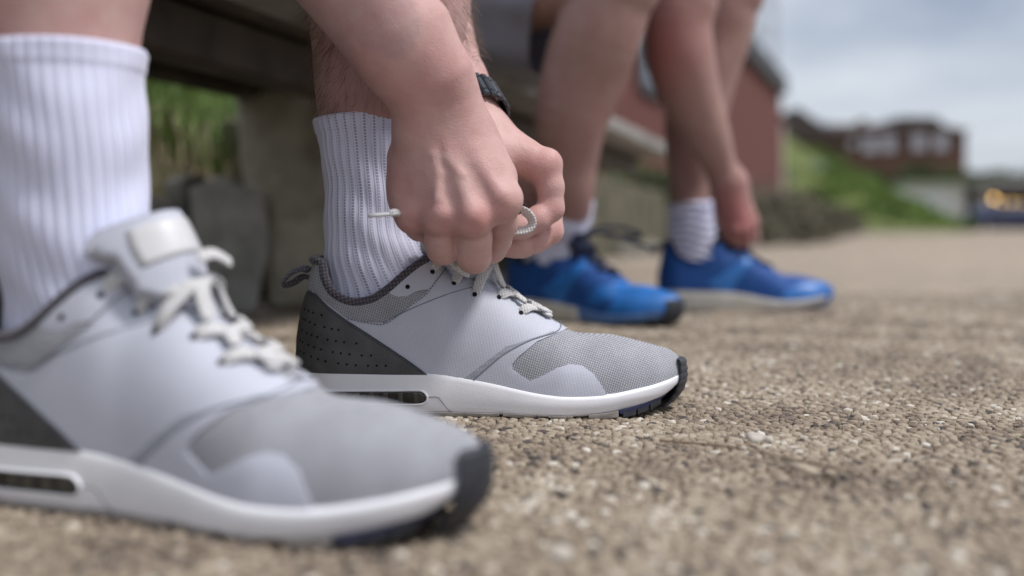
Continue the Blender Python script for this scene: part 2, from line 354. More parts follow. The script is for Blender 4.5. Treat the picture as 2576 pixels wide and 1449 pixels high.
# ------------------------------------------------------------------ trainers
def conv(cx, cy, Y):
    u, v = 691.8+.4151*cx, 566+.4151*cy
    return ((u-1288)/F*Y, .15-(v-572)/F*Y)
SX0 = conv(145, 0, .825)[0]; SLEN = conv(2478, 0, .825)[0]-SX0
def prof(pts, Y):
    a = np.array([conv(x, y, Y) for x, y in pts]); return a[:, 0]-SX0, a[:, 1]
def loc(x, y, Y=.79): a = conv(x, y, Y); return (a[0]-SX0, a[1])
def interp(p):
    x, z = p; c = cr(np.stack([x, z], 1), 6); o = np.argsort(c[:, 0]); c = c[o]
    return lambda q: np.interp(q, c[:, 0], c[:, 1])
b_top = interp(prof([(100,858),(300,868),(500,880),(700,889),(900,896),(1000,906),(1130,926),(1300,958),(1500,1004),(1650,1030),(1800,1040),(2010,1030),(2200,1000),(2350,972),(2500,935)], .787))
m_bot = interp(prof([(60,1090),(120,1110),(200,1134),(320,1145),(1340,1145),(1500,1148),(1720,1150),(1900,1142),(2050,1124),(2200,1096),(2330,1056),(2420,1010),(2500,955)], .79))
hx, hz = prof([(1040,215),(1110,262),(1200,272),(1260,290),(1350,345),(1420,400),(1500,452),(1620,520),(1700,565),(1760,610),(1830,640),(1950,655),(2050,668),(2200,703),(2330,738),(2400,760),(2450,800),(2500,860)], .82)
hz = hz-.0042*np.clip((.262-hx)/.07, 0, 1)*np.clip((hx-.10)/.02, 0, 1)
ridge = interp((np.concatenate([[-.02, .03, .06, .085, .103], hx]), np.concatenate([[.225, .22, .21, .185, .158], hz])))
cx_, cz_ = prof([(200,205),(240,210),(285,228),(300,300),(350,388),(430,440),(500,453),(600,435),(700,370),(800,282),(880,222),(940,192),(985,196)], .80)
collar = interp((np.concatenate([cx_, [.125, .14]]), np.concatenate([cz_, [.20, .3]])))
xbz = np.array([(120,1145),(128,1100),(122,1000),(132,900),(140,830),(148,740),(160,600),(175,470),(195,370),(215,300),(232,225),(236,150),(236,-400)])
_bx, _bz = prof(xbz, .825)
def xb(z): return np.interp(z, _bz, _bx)
_fx, _fz = prof([(2330,1100),(2400,1052),(2450,990),(2470,930),(2472,870),(2462,810),(2445,775),(2400,600),(2300,-400)], .825)
def xt(z): return np.interp(z, _fz, _fx)
def Ws(s):
    s = np.clip(s, 0, 1)
    b = np.interp(s, [0, .1, .25, .42, .55, .68, .78, .9, 1], [.034, .036, .037, .0375, .042, .049, .050, .047, .043])
    h = np.sqrt(np.clip(1-(1-np.clip(s/.13, 0, 1))**2.2, 0, 1)); t = np.sqrt(np.clip(1-np.clip((s-.78)/.22, 0, 1)**2.3, 0, 1))
    return b*h*t
class Surf:
    def __init__(s, kind, scale=1.0, add=0.0): s.k = kind; s.sc = scale; s.add = add
    def lim(s, x):
        if s.k == 'upper': return b_top(x)-.004, ridge(x)
        return m_bot(x), b_top(x)+.002
    def pt(s, q, z, side=-1):
        q = np.asarray(q, float); z = np.asarray(z, float); sg = (1-np.cos(np.pi*np.clip(q, 0, 1)))/2
        x = xb(z)+sg*(xt(z)-xb(z)); lo, hi = s.lim(x)
        t = np.clip((z-lo)/np.maximum(hi-lo, 1e-4), 0, 1)
        if s.k == 'upper':
            p = np.interp(sg, [0, .3, .42, .62, .8, 1], [2.2, 2.2, 2.9, 2.6, 2.1, 2.6]); ex = np.interp(sg, [0, .35, .5, .8, 1], [.5, .5, .5, .5, .42])
            y = (Ws(sg)*.955)*np.clip(1-t**p, 0, 1)**ex
        else:
            y = Ws(sg)*s.sc*(1+.03*np.sin(np.pi*t))*(1-.05*(1-t)**2)+s.add*np.sqrt(np.clip(np.sin(np.pi*np.clip(q, 0, 1))*4, 0, 1))
        return np.stack([x, side*y, z], -1)
    def nrm(s, q, z, side=-1):
        e = .0025; q = np.clip(q, e, 1-e)
        a = s.pt(q+e, z, side)-s.pt(q-e, z, side); b = s.pt(q, z+.0007, side)-s.pt(q, z-.0007, side)
        n = np.cross(a, b)*(-side)*-1.0
        n = n/(np.linalg.norm(n, axis=-1)[..., None]+1e-12)
        f = np.sign(n[..., 1]*side); f[f == 0] = 1
        return n*f[..., None]
    def toq(s, x, z):
        sg = np.clip((x-xb(z))/(xt(z)-xb(z)), 0, 1); return np.arccos(1-2*sg)/np.pi
UP = Surf('upper'); MID = Surf('mid')
def inpoly(p, poly):
    x, y = p[:, 0], p[:, 1]; r = np.zeros(len(p), bool); n = len(poly)
    for i in range(n):
        x1, y1 = poly[i]; x2, y2 = poly[(i+1) % n]
        c = ((y1 > y) != (y2 > y)) & (x < (x2-x1)*(y-y1)/(y2-y1+1e-15)+x1); r ^= c
    return r
def panel(poly, surf, off, step=.003, sides=(-1, 1), edge=.0005, sub=4, smooth_poly=False):
    poly = np.array(poly, float)
    if smooth_poly: poly = cr(poly, sub, True)
    d = []
    for i in range(len(poly)):
        a, b = poly[i], poly[(i+1) % len(poly)]; k = max(1, int(np.linalg.norm(b-a)/step)); d += [a+(b-a)*j/k for j in range(k)]
    d = np.array(d); q = surf.toq(d[:, 0], d[:, 1]); K = .22
    B = np.stack([q*K, d[:, 1]], 1)
    keep = [0]
    for i in range(1, len(B)):
        if np.linalg.norm(B[i]-B[keep[-1]]) > step*.25: keep.append(i)
    B = B[keep]
    if np.linalg.norm(B[0]-B[-1]) < step*.2: B = B[:-1]
    lo, hi = B.min(0), B.max(0); gx, gy = np.meshgrid(np.arange(lo[0], hi[0], step*.8), np.arange(lo[1], hi[1], step), indexing='ij')
    G = np.stack([gx.ravel(), gy.ravel()], 1); G = G[inpoly(G, B)]
    if len(G): G = G[np.sqrt(((G[:, None]-B[None])**2).sum(2)).min(1) > step*.55]
    vs = [Vector(p) for p in np.concatenate([B, G])]; n = len(B)
    ov, oe, of, *_ = delaunay_2d_cdt(vs, [(i, (i+1) % n) for i in range(n)], [], 1, 1e-7)
    ov = np.array([tuple(v) for v in ov]); V = []; Fc = []
    cnt = {}
    for f in of:
        for i in range(len(f)): e_ = (f[i], f[(i+1) % len(f)]); cnt[e_] = 1
    bnd = [e_ for e_ in cnt if (e_[1], e_[0]) not in cnt]; bv = set(i for e_ in bnd for i in e_)
    isb = np.array([i in bv for i in range(len(ov))])
    for side in sides:
        base = sum(len(v) for v in V); qq = ov[:, 0]/K; zz = ov[:, 1]; p = surf.pt(qq, zz, side); nn = surf.nrm(qq, zz, side)
        p1 = p+nn*np.where(isb, off-edge*.7, off)[:, None]; p0 = p-nn*.0012
        V += [p1, p0]; m = len(ov)
        for f in of: Fc.append(tuple(base+i for i in (f if side < 0 else f[::-1])))
        for a, b in bnd:
            q4 = (base+a, base+m+a, base+m+b, base+b); Fc.append(q4 if side < 0 else q4[::-1])
    return np.concatenate(V), Fc
def surf_path(pts, surf, off, side=-1, n=10):
    c = cr(np.array(pts, float), n) if n > 1 else np.array(pts, float); q = surf.toq(c[:, 0], c[:, 1])
    return surf.pt(q, c[:, 1], side)+surf.nrm(q, c[:, 1], side)*off, surf.nrm(q, c[:, 1], side)
def lp(pts, Y=.79): return [loc(x, y, Y) for x, y in pts]

HEEL = lp([(100,860),(100,700),(130,560),(165,440),(188,402),(245,425),(330,498),(430,572),(520,628),(600,680),(700,745),(800,812),(870,862),(925,905),(700,905),(400,900),(100,900)])
OVER = lp([(120,600),(150,470),(200,400),(260,420),(430,560),(560,588),(670,590),(780,512),(915,408),(935,375),(1015,262),(1000,230),(1040,245),(1110,300),(1200,355),(1270,345),(1340,385),(1400,430),(1500,490),(1620,560),(1700,610),(1790,650),(1700,668),(1590,705),(1480,790),(1438,838),(1440,872),(1490,905),(1540,938),(1620,905),(1700,862),(1780,838),(1860,850),(1925,895),(1975,965),(2015,1045),(1800,1060),(1500,1030),(1300,985),(1000,930),(600,905),(200,900),(100,850)])
HEELEY = lp([(680,402),(740,345),(820,288),(890,236),(950,205),(1015,235),(1020,262),(940,385),(912,396),(860,402),(800,432),(740,436),(700,420)])
EYE = [(805,375),(945,290),(1080,365),(1208,430),(1352,450),(1487,545),(1645,575)]
PERF = [[(192,512),(218,520),(248,530),(302,542)],[(180,572),(197,578),(227,588),(261,600),(319,612),(363,622),(401,627)],
 [(175,640),(208,655),(239,664),(276,673),(339,687),(386,694),(435,700),(508,707)],[(160,705),(180,712),(219,724),(256,735),(299,746),(368,759),(415,766),(467,772),(541,779),(596,779)],
 [(165,770),(190,778),(238,792),(280,805),(327,815),(400,826),(451,832),(505,837),(578,840),(630,839),(684,840)]]
def across(x0, z0, x1, z1, lift, n=26, side=-1):
    """lace path: eyelet (x0,z0) on one side, over the ridge, to (x1,z1) on the other"""
    pts, nr = [], []
    for i in range(n+1):
        u = i/n; s_ = side if u < .5 else -side; x = x0+(x1-x0)*u
        hz_ = float(ridge(x)); ex_ = max(0, float(np.interp(x, [.12, .139, .146, .153, .159, .17, .19], [.128, .131, .131, .128, .120, .09, .0]))-hz_); ze = z0 if u < .5 else z1; a = 1-abs(2*u-1)           # 0 at eyelets, 1 on the ridge
        z = ze+(hz_-.0012-ze)*math.sin(a*math.pi/2)**.9
        q = UP.toq(x, z); p = UP.pt(q, z, s_); nn = UP.nrm(np.array([q]), np.array([z]), s_)[0]
        p = p+np.array([0, 0, ex_*a**1.5]); 
        if a > .8: nn = nn*(1-a)/.2+np.array([0, 0, 1.])*(a-.8)/.2; nn /= np.linalg.norm(nn)
        o = lift*min(1, a/.16)-.0015*(1-min(1, a/.16)); pts.append(p+nn*o); nr.append(nn)
    pts = np.array(pts); nr = np.array(nr)
    for _ in range(3): pts[1:-1] = (pts[:-2]+2*pts[1:-1]+pts[2:])/4; nr[1:-1] = (nr[:-2]+2*nr[1:-1]+nr[2:])/4
    return pts, nr
def ground_blocks(mb, x1, x2, z0, zt=None):
    n = max(2, int((x2-x1)/.006)); xs = np.linspace(x1, x2, n); q = MID.toq(xs, np.full(n, .01)); w = Ws((1-np.cos(np.pi*q))/2)*1.0+.0006
    zb = np.maximum(m_bot(xs)-z0, .0003); zu = m_bot(xs)+.0015
    v = [];
    for i in range(n):
        c = .0015 if i in (0, n-1) else 0
        v += [(xs[i]+(c if i == 0 else -c), -w[i]+.001, zb[i]+c*.4), (xs[i], -w[i], zb[i]+.0015), (xs[i], -w[i], zu[i]), (xs[i], w[i], zu[i]), (xs[i], w[i], zb[i]+.0015), (xs[i]+(c if i == 0 else -c), w[i]-.001, zb[i]+c*.4)]
    f = [(i*6+j, i*6+(j+1) % 6, i*6+6+(j+1) % 6, i*6+6+j) for i in range(n-1) for j in range(6)]
    f += [(5, 4, 3, 2, 1, 0), tuple((n-1)*6+j for j in range(6))]; mb.add(v, f)

def make_shoe(name, label, loc_, yaw, style, group=None):
    g = style == 'grey'; st = style
    A = dict(grey=dict(up='mesh_grey', over='lgrey', heel='dgrey', pip='piping', mid='white', lace='lace', cap='black', tongue='lgrey', cm='mesh_grey'),
             blue1=dict(up='blue2', over='blue', heel='blue', pip='navyfab', mid='bluefoam', lace='navyfab', cap='black', tongue='navyfab', cm='blue'),
             blue2=dict(up='blue', over='blue', heel='blue', pip='navyfab', mid='beige', lace='navyfab', cap='blue2', tongue='navyfab', cm='blue'))[style]
    A = {k: M[v] for k, v in A.items()}
    root = empty(name, loc_, yaw); tag(root, label, 'shoe', group)
    # upper shell: q x t grid on both sides, open at the collar
    nq, ntt = 110, 26; qs = np.linspace(0, 1, nq); V = np.zeros((nq, ntt, 2, 3))
    for i, q in enumerate(qs):
        for j in range(ntt):
            t = j/(ntt-1); z = .08
            for _ in range(12):
                sg = (1-math.cos(math.pi*q))/2; x = xb(z)+sg*(xt(z)-xb(z)); top = min(float(collar(x)), float(ridge(x))) if x < .125 else float(ridge(x))
                lo = float(b_top(x))-.004; z = z*.4+.6*(lo+(top-lo)*(1-(1-t)**1.4))
            V[i, j, 0] = UP.pt(q, z, -1); V[i, j, 1] = UP.pt(q, z, 1)
    v = np.concatenate([V[:, :, 0].reshape(-1, 3), V[:, :, 1].reshape(-1, 3)]); f = grid_faces(nq, ntt); f = np.concatenate([f, f[:, ::-1]+nq*ntt])
    up = mesh('upper', v, f, A['up'], root)
    # lining inside the collar
    colq = [i for i in range(nq) if V[i, -1, 0, 0] < .118]; lv = []; nd = 6
    ring = [V[i, -1, 0] for i in colq[::-1]]+[V[i, -1, 1] for i in colq[1:]]
    ring = np.array(ring); cen = np.array([.068, 0, 0]); 
    for d in range(nd):
        r_ = ring.copy(); k = d/(nd-1); r_[:, 2] -= .045*k; r_[:, :2] = r_[:, :2]+(cen[:2]-r_[:, :2])*(.16*min(1, k*2.5)); lv.append(r_)
    mesh('lining', np.concatenate(lv), grid_faces(nd, len(ring)), A['pip'], root)
    pts = ring.copy(); pts = cr(pts, 2)
    v, f = tube_geo(pts+np.array([0, 0, -.0012]), .0036, 10); mesh('collar_piping', v, f, A['pip'], root)
    for sd_ in (-1, 1): v, f = panel(OVER, UP, .0013, sides=(sd_,)); smooth_fix(mesh('side_panel', v, f, A['over'], root), 50)
    cm = lp([(190,425),(180,380),(205,300),(232,230),(262,250),(285,300),(330,385),(420,455),(500,470),(600,455),(690,400),(740,436),(800,432),(860,405),(912,398),(915,412),(780,512),(670,590),(560,586),(430,560),(330,485),(250,420)])
    for sd_ in (-1, 1): v, f = panel(cm, UP, .0019, sides=(sd_,)); smooth_fix(mesh('collar_panel', v, f, A['cm'], root), 50)
    for sd_ in (-1, 1): v, f = panel(HEELEY, UP, .0021, sides=(sd_,)); smooth_fix(mesh('heel_eyestay', v, f, A['over'], root), 50)
    for sd_ in (-1, 1): v, f = panel(HEEL, UP, .0026, .0028, sides=(sd_,)); smooth_fix(mesh('heel_counter', v, f, A['heel'], root), 50)
    if g:
        band = lp([(1135,935),(1400,735),(1560,690),(1690,655),(1690,668),(1550,702),(1400,772),(1290,860),(1200,945)])  # shading beside the overlap seam, put in as a darker coloured strip
        for sd_ in (-1, 1): v, f = panel(band, UP, .0017, sides=(sd_,)); smooth_fix(mesh('shading_band', v, f, M['lgrey2'], root), 50)
        # perforations, stitches
        mb = MB(); 
        for row in PERF:
            for (px, py) in row:
                x, z = loc(px, py, .80); q = float(UP.toq(x, z))
                for side in (-1, 1):
                    c = UP.pt(q, z, side); n_ = UP.nrm(np.array([q]), np.array([z]), side)[0]; a_ = np.cross(n_, [0, 0, 1.]); a_ /= np.linalg.norm(a_)+1e-9; b_ = np.cross(a_, n_)
                    for rr, hh in ((.00095, .00285),):
                        vv = [c+n_*hh+rr*(math.cos(k*math.pi/4)*a_+math.sin(k*math.pi/4)*b_) for k in range(8)]; vv += [p-n_*.002 for p in vv]
                        mb.add(vv, [tuple(range(8)), tuple(range(15, 7, -1))]+[(k, k+8, (k+1) % 8+8, (k+1) % 8) for k in range(8)])
        tag(mb.build('perforation', M['hole'], root), kind='stuff')
        mb = MB()
        seams = [([(195,425),(250,445),(330,515),(430,590),(600,697),(800,828),(900,898)], .0029), ([(205,412),(250,432),(330,502),(430,577),(600,685),(800,815),(915,898)], .0029),
                 ([(1018,268),(940,385),(905,430),(780,520),(672,596),(560,592),(430,565)], .0022)]
        for s_, o_ in seams:
            for side in (-1, 1):
                p, n_ = surf_path(lp(s_), UP, o_, side, 14); L_ = np.concatenate([[0], np.cumsum(np.linalg.norm(np.diff(p, axis=0), axis=1))])
                k = 0.
                while k < L_[-1]-.002:
                    a_ = np.array([np.interp(k+d, L_, p[:, i]) for d in (0, .0008, .0016) for i in range(3)]).reshape(3, 3); mb.tube(a_, .00032, 5); k += .0026
        tag(mb.build('stitch', M['thread'], root), kind='stuff')
        for s_, wd in (([(655,592),(800,520),(1000,440),(1210,385)], .0004), ([(1205,935),(1300,850),(1400,772),(1550,700),(1690,666),(1735,640),(1740,605)], .0005)):
            for side in (-1, 1): p, _n = surf_path(lp(s_), UP, .0014, side, 12); mb = MB(); mb.tube(p, wd, 6); mb.build('seam', M['thread2'], root, True)
    # tongue
    c = cr(np.array([(.215, float(ridge(.215))-.004), (.190, float(ridge(.19))-.0035), (.170, float(ridge(.17))-.001), (.159, .115), (.153, .134), (.146, .149), (.139, .160)]), 6); V = []; nu = 25; nl_ = len(c)
    for layer in (0, 1):
        for i in range(nl_):
            k = i/(nl_-1); th = .0035+.0045*max(0, math.sin(math.pi*min(1, max(0, k-.4)/.62)))*1.3
            for j in range(nu):
                al = (j/(nu-1)*2-1)*1.15*(1-.30*max(0, (k-.70)/.30)**2); hw = .022+.018*k; back = .003+.085*k**1.4; drop = .018+.022*k**2
                p = np.array([c[i, 0]-back*(1-math.cos(al)), hw*math.sin(al), c[i, 1]-drop*(1-math.cos(al))])
                rim = min(float(collar(p[0])), float(ridge(p[0]))) if p[0] < .118 else float(ridge(p[0])); w_ = abs(float(UP.pt(UP.toq(p[0], p[2]), p[2], 1)[1]))-.0042
                if p[2] < rim+.001 and p[0] < .175: p[1] = math.copysign(min(abs(p[1]), max(w_, .004)), p[1])
                elif p[2] < rim+.012 and p[0] < .13: q_ = (p[2]-rim-.001)/.011; w2 = abs(float(UP.pt(UP.toq(p[0], rim), rim, 1)[1]))-.004; p[1] = math.copysign(min(abs(p[1]), max(w2, .004)*(1-q_)+abs(p[1])*q_), p[1])
                n_ = np.array([.35+.6*k, math.sin(al)*.9, .9-.7*k]); n_ /= np.linalg.norm(n_)
                V.append(p-n_*th*layer if layer else p)
    V = np.array(V); f = [tuple(r) for r in grid_faces(nl_, nu)]; nn0 = nl_*nu; f += [tuple(q+nn0 for q in r[::-1]) for r in f]
    bl_ = [j for j in range(nu)]+[i*nu+nu-1 for i in range(1, nl_)]+[(nl_-1)*nu+j for j in range(nu-2, -1, -1)]+[i*nu for i in range(nl_-2, 0, -1)]
    f += [(bl_[q], bl_[(q+1) % len(bl_)], bl_[(q+1) % len(bl_)]+nn0, bl_[q]+nn0) for q in range(len(bl_))]
    tongue = mesh('tongue', V, f, A['tongue'], root); md = tongue.modifiers.new('soft', 'SUBSURF'); md.levels = md.render_levels = 1
    if g:   # sewn label on the tongue face
        rows = range(int(nl_*.70), int(nl_*.93)); V2 = [V[i*nu+j]+np.array([.0002, 0, .0002]) for i in rows for j in range(4, 18)]
        o = mesh('tongue_label', V2, grid_faces(len(rows), 14), M['label'], root); so_ = o.modifiers.new('thick', 'SOLIDIFY'); so_.thickness = .0005; so_.offset = 1
    # midsole
    nz_ = 16; V = np.zeros((nq, nz_, 2, 3))
    for i, q in enumerate(qs):
        for j in range(nz_):
            t = j/(nz_-1); z = .03
            for _ in range(12):
                sg = (1-math.cos(math.pi*q))/2; x = xb(z)+sg*(xt(z)-xb(z)); lo, hi = MID.lim(x); z = z*.4+.6*(lo+(hi-lo)*t)
            for k, side in enumerate((-1, 1)):
                p = MID.pt(q, z, side); e_ = .0018*(max(0, 1-(1-t)*9)+max(0, 1-t*9))
                p[1] -= side*e_*(1 if abs(p[1]) > .01 else abs(p[1])/.01); V[i, j, k] = p
    ringv = np.concatenate([V[:, :, 0], V[:, ::-1, 1]], 1); f = grid_faces(nq, nz_*2, True)
    mid = mesh('midsole', ringv.reshape(-1, 3), f, A['mid'], root)
    # outsole
    if g:
        mb = MB(); ground_blocks(mb, .012, loc(1360, 0)[0], .0022); mb.build('outsole', M['tread'], root, ang=40)
        for a_, b_ in ((1382,1582),(1652,1800),(1893,2072)): mb = MB(); ground_blocks(mb, loc(a_, 0)[0], loc(b_, 0)[0], .0062); mb.build('tread_block', M['tread'], root, ang=40)
        for a_, b_ in ((2100,2180),(2192,2262),(2275,2345)): mb = MB(); ground_blocks(mb, loc(a_, 0)[0], loc(b_, 0)[0], .0065); mb.build('tread_block', M['black'], root, ang=40)
        mb = MB(); ground_blocks(mb, loc(2080, 0)[0], loc(2445, 0)[0], .0022); mb.build('outsole', M['navy'], root, ang=40)
    else:
        mb = MB(); ground_blocks(mb, .01, loc(1700, 0)[0], .004); mb.build('outsole', M['tread'] if st == 'blue1' else M['beige'], root, ang=40)
        mb = MB(); ground_blocks(mb, loc(1720, 0)[0], loc(2430, 0)[0], .004); mb.build('outsole', M['black'] if st == 'blue1' else M['navy'], root, ang=40)
        if st == 'blue1':
            for sd_ in (-1, 1): v, f = panel(lp([(100,900),(600,900),(1000,925),(1300,975),(1340,1140),(1000,1150),(100,1150)]), MID, .0012, sides=(sd_,)); mesh('heel_foam', v, f, M['beige'], root)
        for sd_ in (-1, 1): v, f = panel(lp([(560,905),(900,700),(1180,500),(1300,430),(1420,440),(1250,640),(1080,925)]), UP, .002, sides=(sd_,)); mesh('side_stripe', v, f, M['blue2'], root)
        for sd_ in (-1, 1): v, f = panel(lp([(1700,1040),(1800,900),(2000,800),(2250,770),(2420,800),(2460,900),(2440,960),(2200,1010),(2000,1040)]), UP, .0018, sides=(sd_,)); mesh('toe_guard', v, f, A['up'] if st == 'blue1' else M['blue2'], root)
    # toe cap wrapping up over the tip
    zl, zh = .016, .049; nzc = 40; V = []; nqc = 26; q0 = 0.905 if g else .87
    for i in range(nzc):
        z = zl-.012+(zh-zl+.006)*i/(nzc-1); rib = .0009*abs(math.sin(i/(nzc-1)*math.pi*7))**.6 if g else 0
        for sgn in (-1, 1):
            for j in range(nqc):
                jj = j if sgn < 0 else nqc-1-j
                q = q0+.02*(1-math.sin(math.pi*(.15+.8*i/(nzc-1))))+(1-q0-.02*(1-math.sin(math.pi*(.15+.8*i/(nzc-1)))))*math.sin(jj/(nqc-1)*math.pi/2)
                sg = (1-math.cos(math.pi*q))/2; k = 1 if 0 < i < nzc-1 else 0; o_ = (.0030+rib)*k-(.003 if k == 0 else 0)
                e_ = 1 if jj > 0 else -.5
                V.append((xb(z)+sg*(xt(z)-xb(z))+o_*e_*max(0, (q-q0)/(1-q0)), sgn*(float(Ws(sg))+o_*e_*(1-.3*(q-q0)/(1-q0))), z))
    f = grid_faces(nzc, 2*nqc); cp = mesh('toe_cap', V, f, A['cap'], root)
    # cushion window
    if g:
        win = [(470,1042)]+[(500+40*0, 1004)]+[(700,1000),(860,998),(900,1006),(921,1028),(925,1045),(918,1065),(895,1080),(850,1085),(700,1085),(500,1082)]
        x0 = loc(925, 0)[0]; win = lp([(300,1004),(700,1000),(860,998),(900,1006),(921,1028),(925,1045),(918,1065),(895,1080),(850,1085),(700,1085),(300,1085),(282,1072),(275,1045),(282,1020)])
        for sd_ in (-1, 1): v, f = panel(win, MID, .0004, sides=(sd_,)); mesh('cushion_window', v, f, M['airbag'], root)
        for sd_ in (-1, 1): p, _n = surf_path(win+[win[0]], MID, .0006, sd_, 4); mb = MB(); mb.tube(p, .0009, 6, False); mb.build('window_rim', M['white'], root, True)
        for cxx in (330, 420, 500, 585, 670, 760, 850):
            for side in (-1, 1): p, _n = surf_path(lp([(cxx,1012),(cxx,1072)]), MID, .0006, side, 6); v, f = ribbon(p, _n, .0045, .0012, 8); mesh('cushion_column', v, f, M['column'], root)
        p, _n = surf_path(lp([(930,1040),(985,1040),(1010,1062),(1045,1110),(1085,1140)]), MID, .0001, -1, 8); mb = MB(); mb.tube(p, .00035, 5); mb.build('mould_line', M['thread2'], root)
    # heel pull loop
    lp_ = cr(np.array([loc(215,275,.825), loc(170,262,.825), loc(105,285,.825), loc(48,345,.825), loc(60,368,.825), loc(110,350,.825), loc(165,315,.825), loc(205,320,.825)]), 6)
    pts = np.stack([lp_[:, 0], np.zeros(len(lp_)), lp_[:, 1]], 1); t = np.gradient(pts, axis=0); nr = np.cross(t, [0, 1., 0]); nr /= np.linalg.norm(nr, axis=1)[:, None]; nr = nr*.93+np.array([0, .36, 0])
    pts[:, 1] += np.linspace(-.003, .003, len(pts)); v, f = ribbon(pts, nr, .013, .0018, 10); mesh('pull_loop', v, f, A['pip'], root)
    # eyelets and laces
    mb = MB()
    for (px, py) in EYE:
        x, z = loc(px, py, .795); q = float(UP.toq(x, z))
        for side in (-1, 1):
            c_ = UP.pt(q, z, side); n_ = UP.nrm(np.array([q]), np.array([z]), side)[0]; a_ = np.cross(n_, [0, 0, 1.]); a_ /= np.linalg.norm(a_)+1e-9; b_ = np.cross(a_, n_)
            vv = [c_+n_*.0024+.0019*(math.cos(k*math.pi/5)*a_+math.sin(k*math.pi/5)*b_) for k in range(10)]; vv += [p-n_*.004 for p in vv]
            m2 = MB(); m2.add(vv, [tuple(range(10)), tuple(range(19, 9, -1))]+[(k, k+10, (k+1) % 10+10, (k+1) % 10) for k in range(10)]); m2.build('eyelet', M['hole'], root)
    E = [loc(px, py, .795) for px, py in EYE[1:]]; n = len(E)
    for i in range(n):
        for side in ((-1, 1) if i < n-1 else (-1,)):
            if i == n-1: a_, b_ = E[i], E[i]; lift = .0042
            else: a_, b_ = E[i+1], E[i]; lift = .0042 if side < 0 else .0062
            if i < n-1: p, nn = across(b_[0], b_[1]-.0005, a_[0]+.006, a_[1]+.004, lift, 28, side); p = p[:24]; nn = nn[:24]
            else: p, nn = across(a_[0], a_[1], b_[0], b_[1], lift, 28, side)
            wd = np.full(len(p), .0088); wd[:3] = (.0044, .0066, .0084)
            v, f = ribbon(p, nn, wd, .0028, 12); mesh('lace', v, f, A['lace'], root)
    return root
M['lgrey2'] = fabric('ripstop_shading', (.36, .38, .435), (.30, .315, .36), 1500, 1100, .62, .25, .0003, .1, .06)
M['thread2'] = material('grey_seam', (.20, .21, .25), .8, .2)[0]
M['column'] = simple('clear_column', (.075, .07, .06), .2, .3, 90, .1, 90)

shoe1 = make_shoe('trainer', 'pale grey running trainer in sharp focus with charcoal perforated heel, laces being tied', (SX0, .825, 0), 0, 'grey', 'grey trainers')
tipx, tipy, ya = -.0128, .487, R(-18)
shoe0 = make_shoe('trainer', 'large blurred pale grey trainer in the foreground with its laces already tied', (tipx-SLEN*math.cos(ya), tipy-SLEN*math.sin(ya), 0), ya, 'grey', 'grey trainers')
yb = R(-36)
shoe2 = make_shoe('trainer', 'blue trainer with a black toe cap pointing towards the camera behind the hands', (.243-.305*math.cos(yb), 1.50-.305*math.sin(yb), 0), yb, 'blue1', 'blue trainers')
shoe3 = make_shoe('trainer', 'blue trainer with an off-white midsole seen side on, rightmost shoe being tied', (.272, 1.855, 0), R(-3), 'blue2', 'blue trainers')
shoe3.scale = (1.0, 1.0, 1.0)
def to_world(o, p):
    c, s = math.cos(o.rotation_euler.z), math.sin(o.rotation_euler.z); p = np.asarray(p, float)
    return np.stack([o.location.x+p[..., 0]*c-p[..., 1]*s, o.location.y+p[..., 0]*s+p[..., 1]*c, o.location.z+p[..., 2]], -1)
def add_lace(shoe, pts, nrm, wid=.007, th=.0026, mat='lace', name='lace'):
    q = np.asarray(pts, float)-np.array(shoe.location); c, s = math.cos(-shoe.rotation_euler.z), math.sin(-shoe.rotation_euler.z)
    def rot(a): return np.stack([a[..., 0]*c-a[..., 1]*s, a[..., 0]*s+a[..., 1]*c, a[..., 2]], -1)
    nrm = np.broadcast_to(np.asarray(nrm, float), q.shape); v, f = ribbon(rot(q), rot(nrm), wid, th, 12); return mesh(name, v, f, M[mat], shoe)
# ends of lace held in the hands
l = cr([P(1262,585,.775), P(1292,582,.762), P(1325,578,.757), P(1339,562,.757), P(1330,540,.757), P(1306,527,.760), P(1285,535,.772)], 8)
t = np.gradient(l, axis=0); nn = np.cross(t, [.35, .8, .35]); nn /= np.linalg.norm(nn, axis=1)[:, None]; nn = nn*.72+np.array([.15, -.75, .25]); add_lace(shoe1, l, nn, .0085, .0024)
l = cr([P(1030,548,.765), P(1005,537,.735), P(992,535,.728), P(982,538,.727)], 6); add_lace(shoe1, l, (0, -1, .3), .0058, .0042)
l = np.array([P(986,538,.727), P(975,539,.7265), P(950,541,.726), P(927,543,.725)]); v, f = tube_geo(l-np.array(shoe1.location), .00155, 10); mesh('aglet', v, f, M['aglet'], shoe1)
v, f = tube_geo(np.array([P(928,543,.725), P(926.2,543.1,.725)])-np.array(shoe1.location), .00125, 10); mesh('aglet_tip', v, f, M['hole'], shoe1)
l = cr([P(1225,560,.80), P(1232,610,.81), P(1236,660,.82), P(1238,700,.83), P(1236,735,.84)], 6); add_lace(shoe1, l, (.25, -1, 0), .0085, .002)
l = cr([P(1135,668,.80), P(1165,655,.79), P(1195,640,.79), P(1215,610,.79)], 6); add_lace(shoe1, l, (0, -1, .5), .007, .0026)
l = cr([P(1180,690,.80), P(1150,672,.795), P(1130,640,.79), P(1150,600,.785)], 6); add_lace(shoe1, l, (0, -1, .5), .007, .0026)
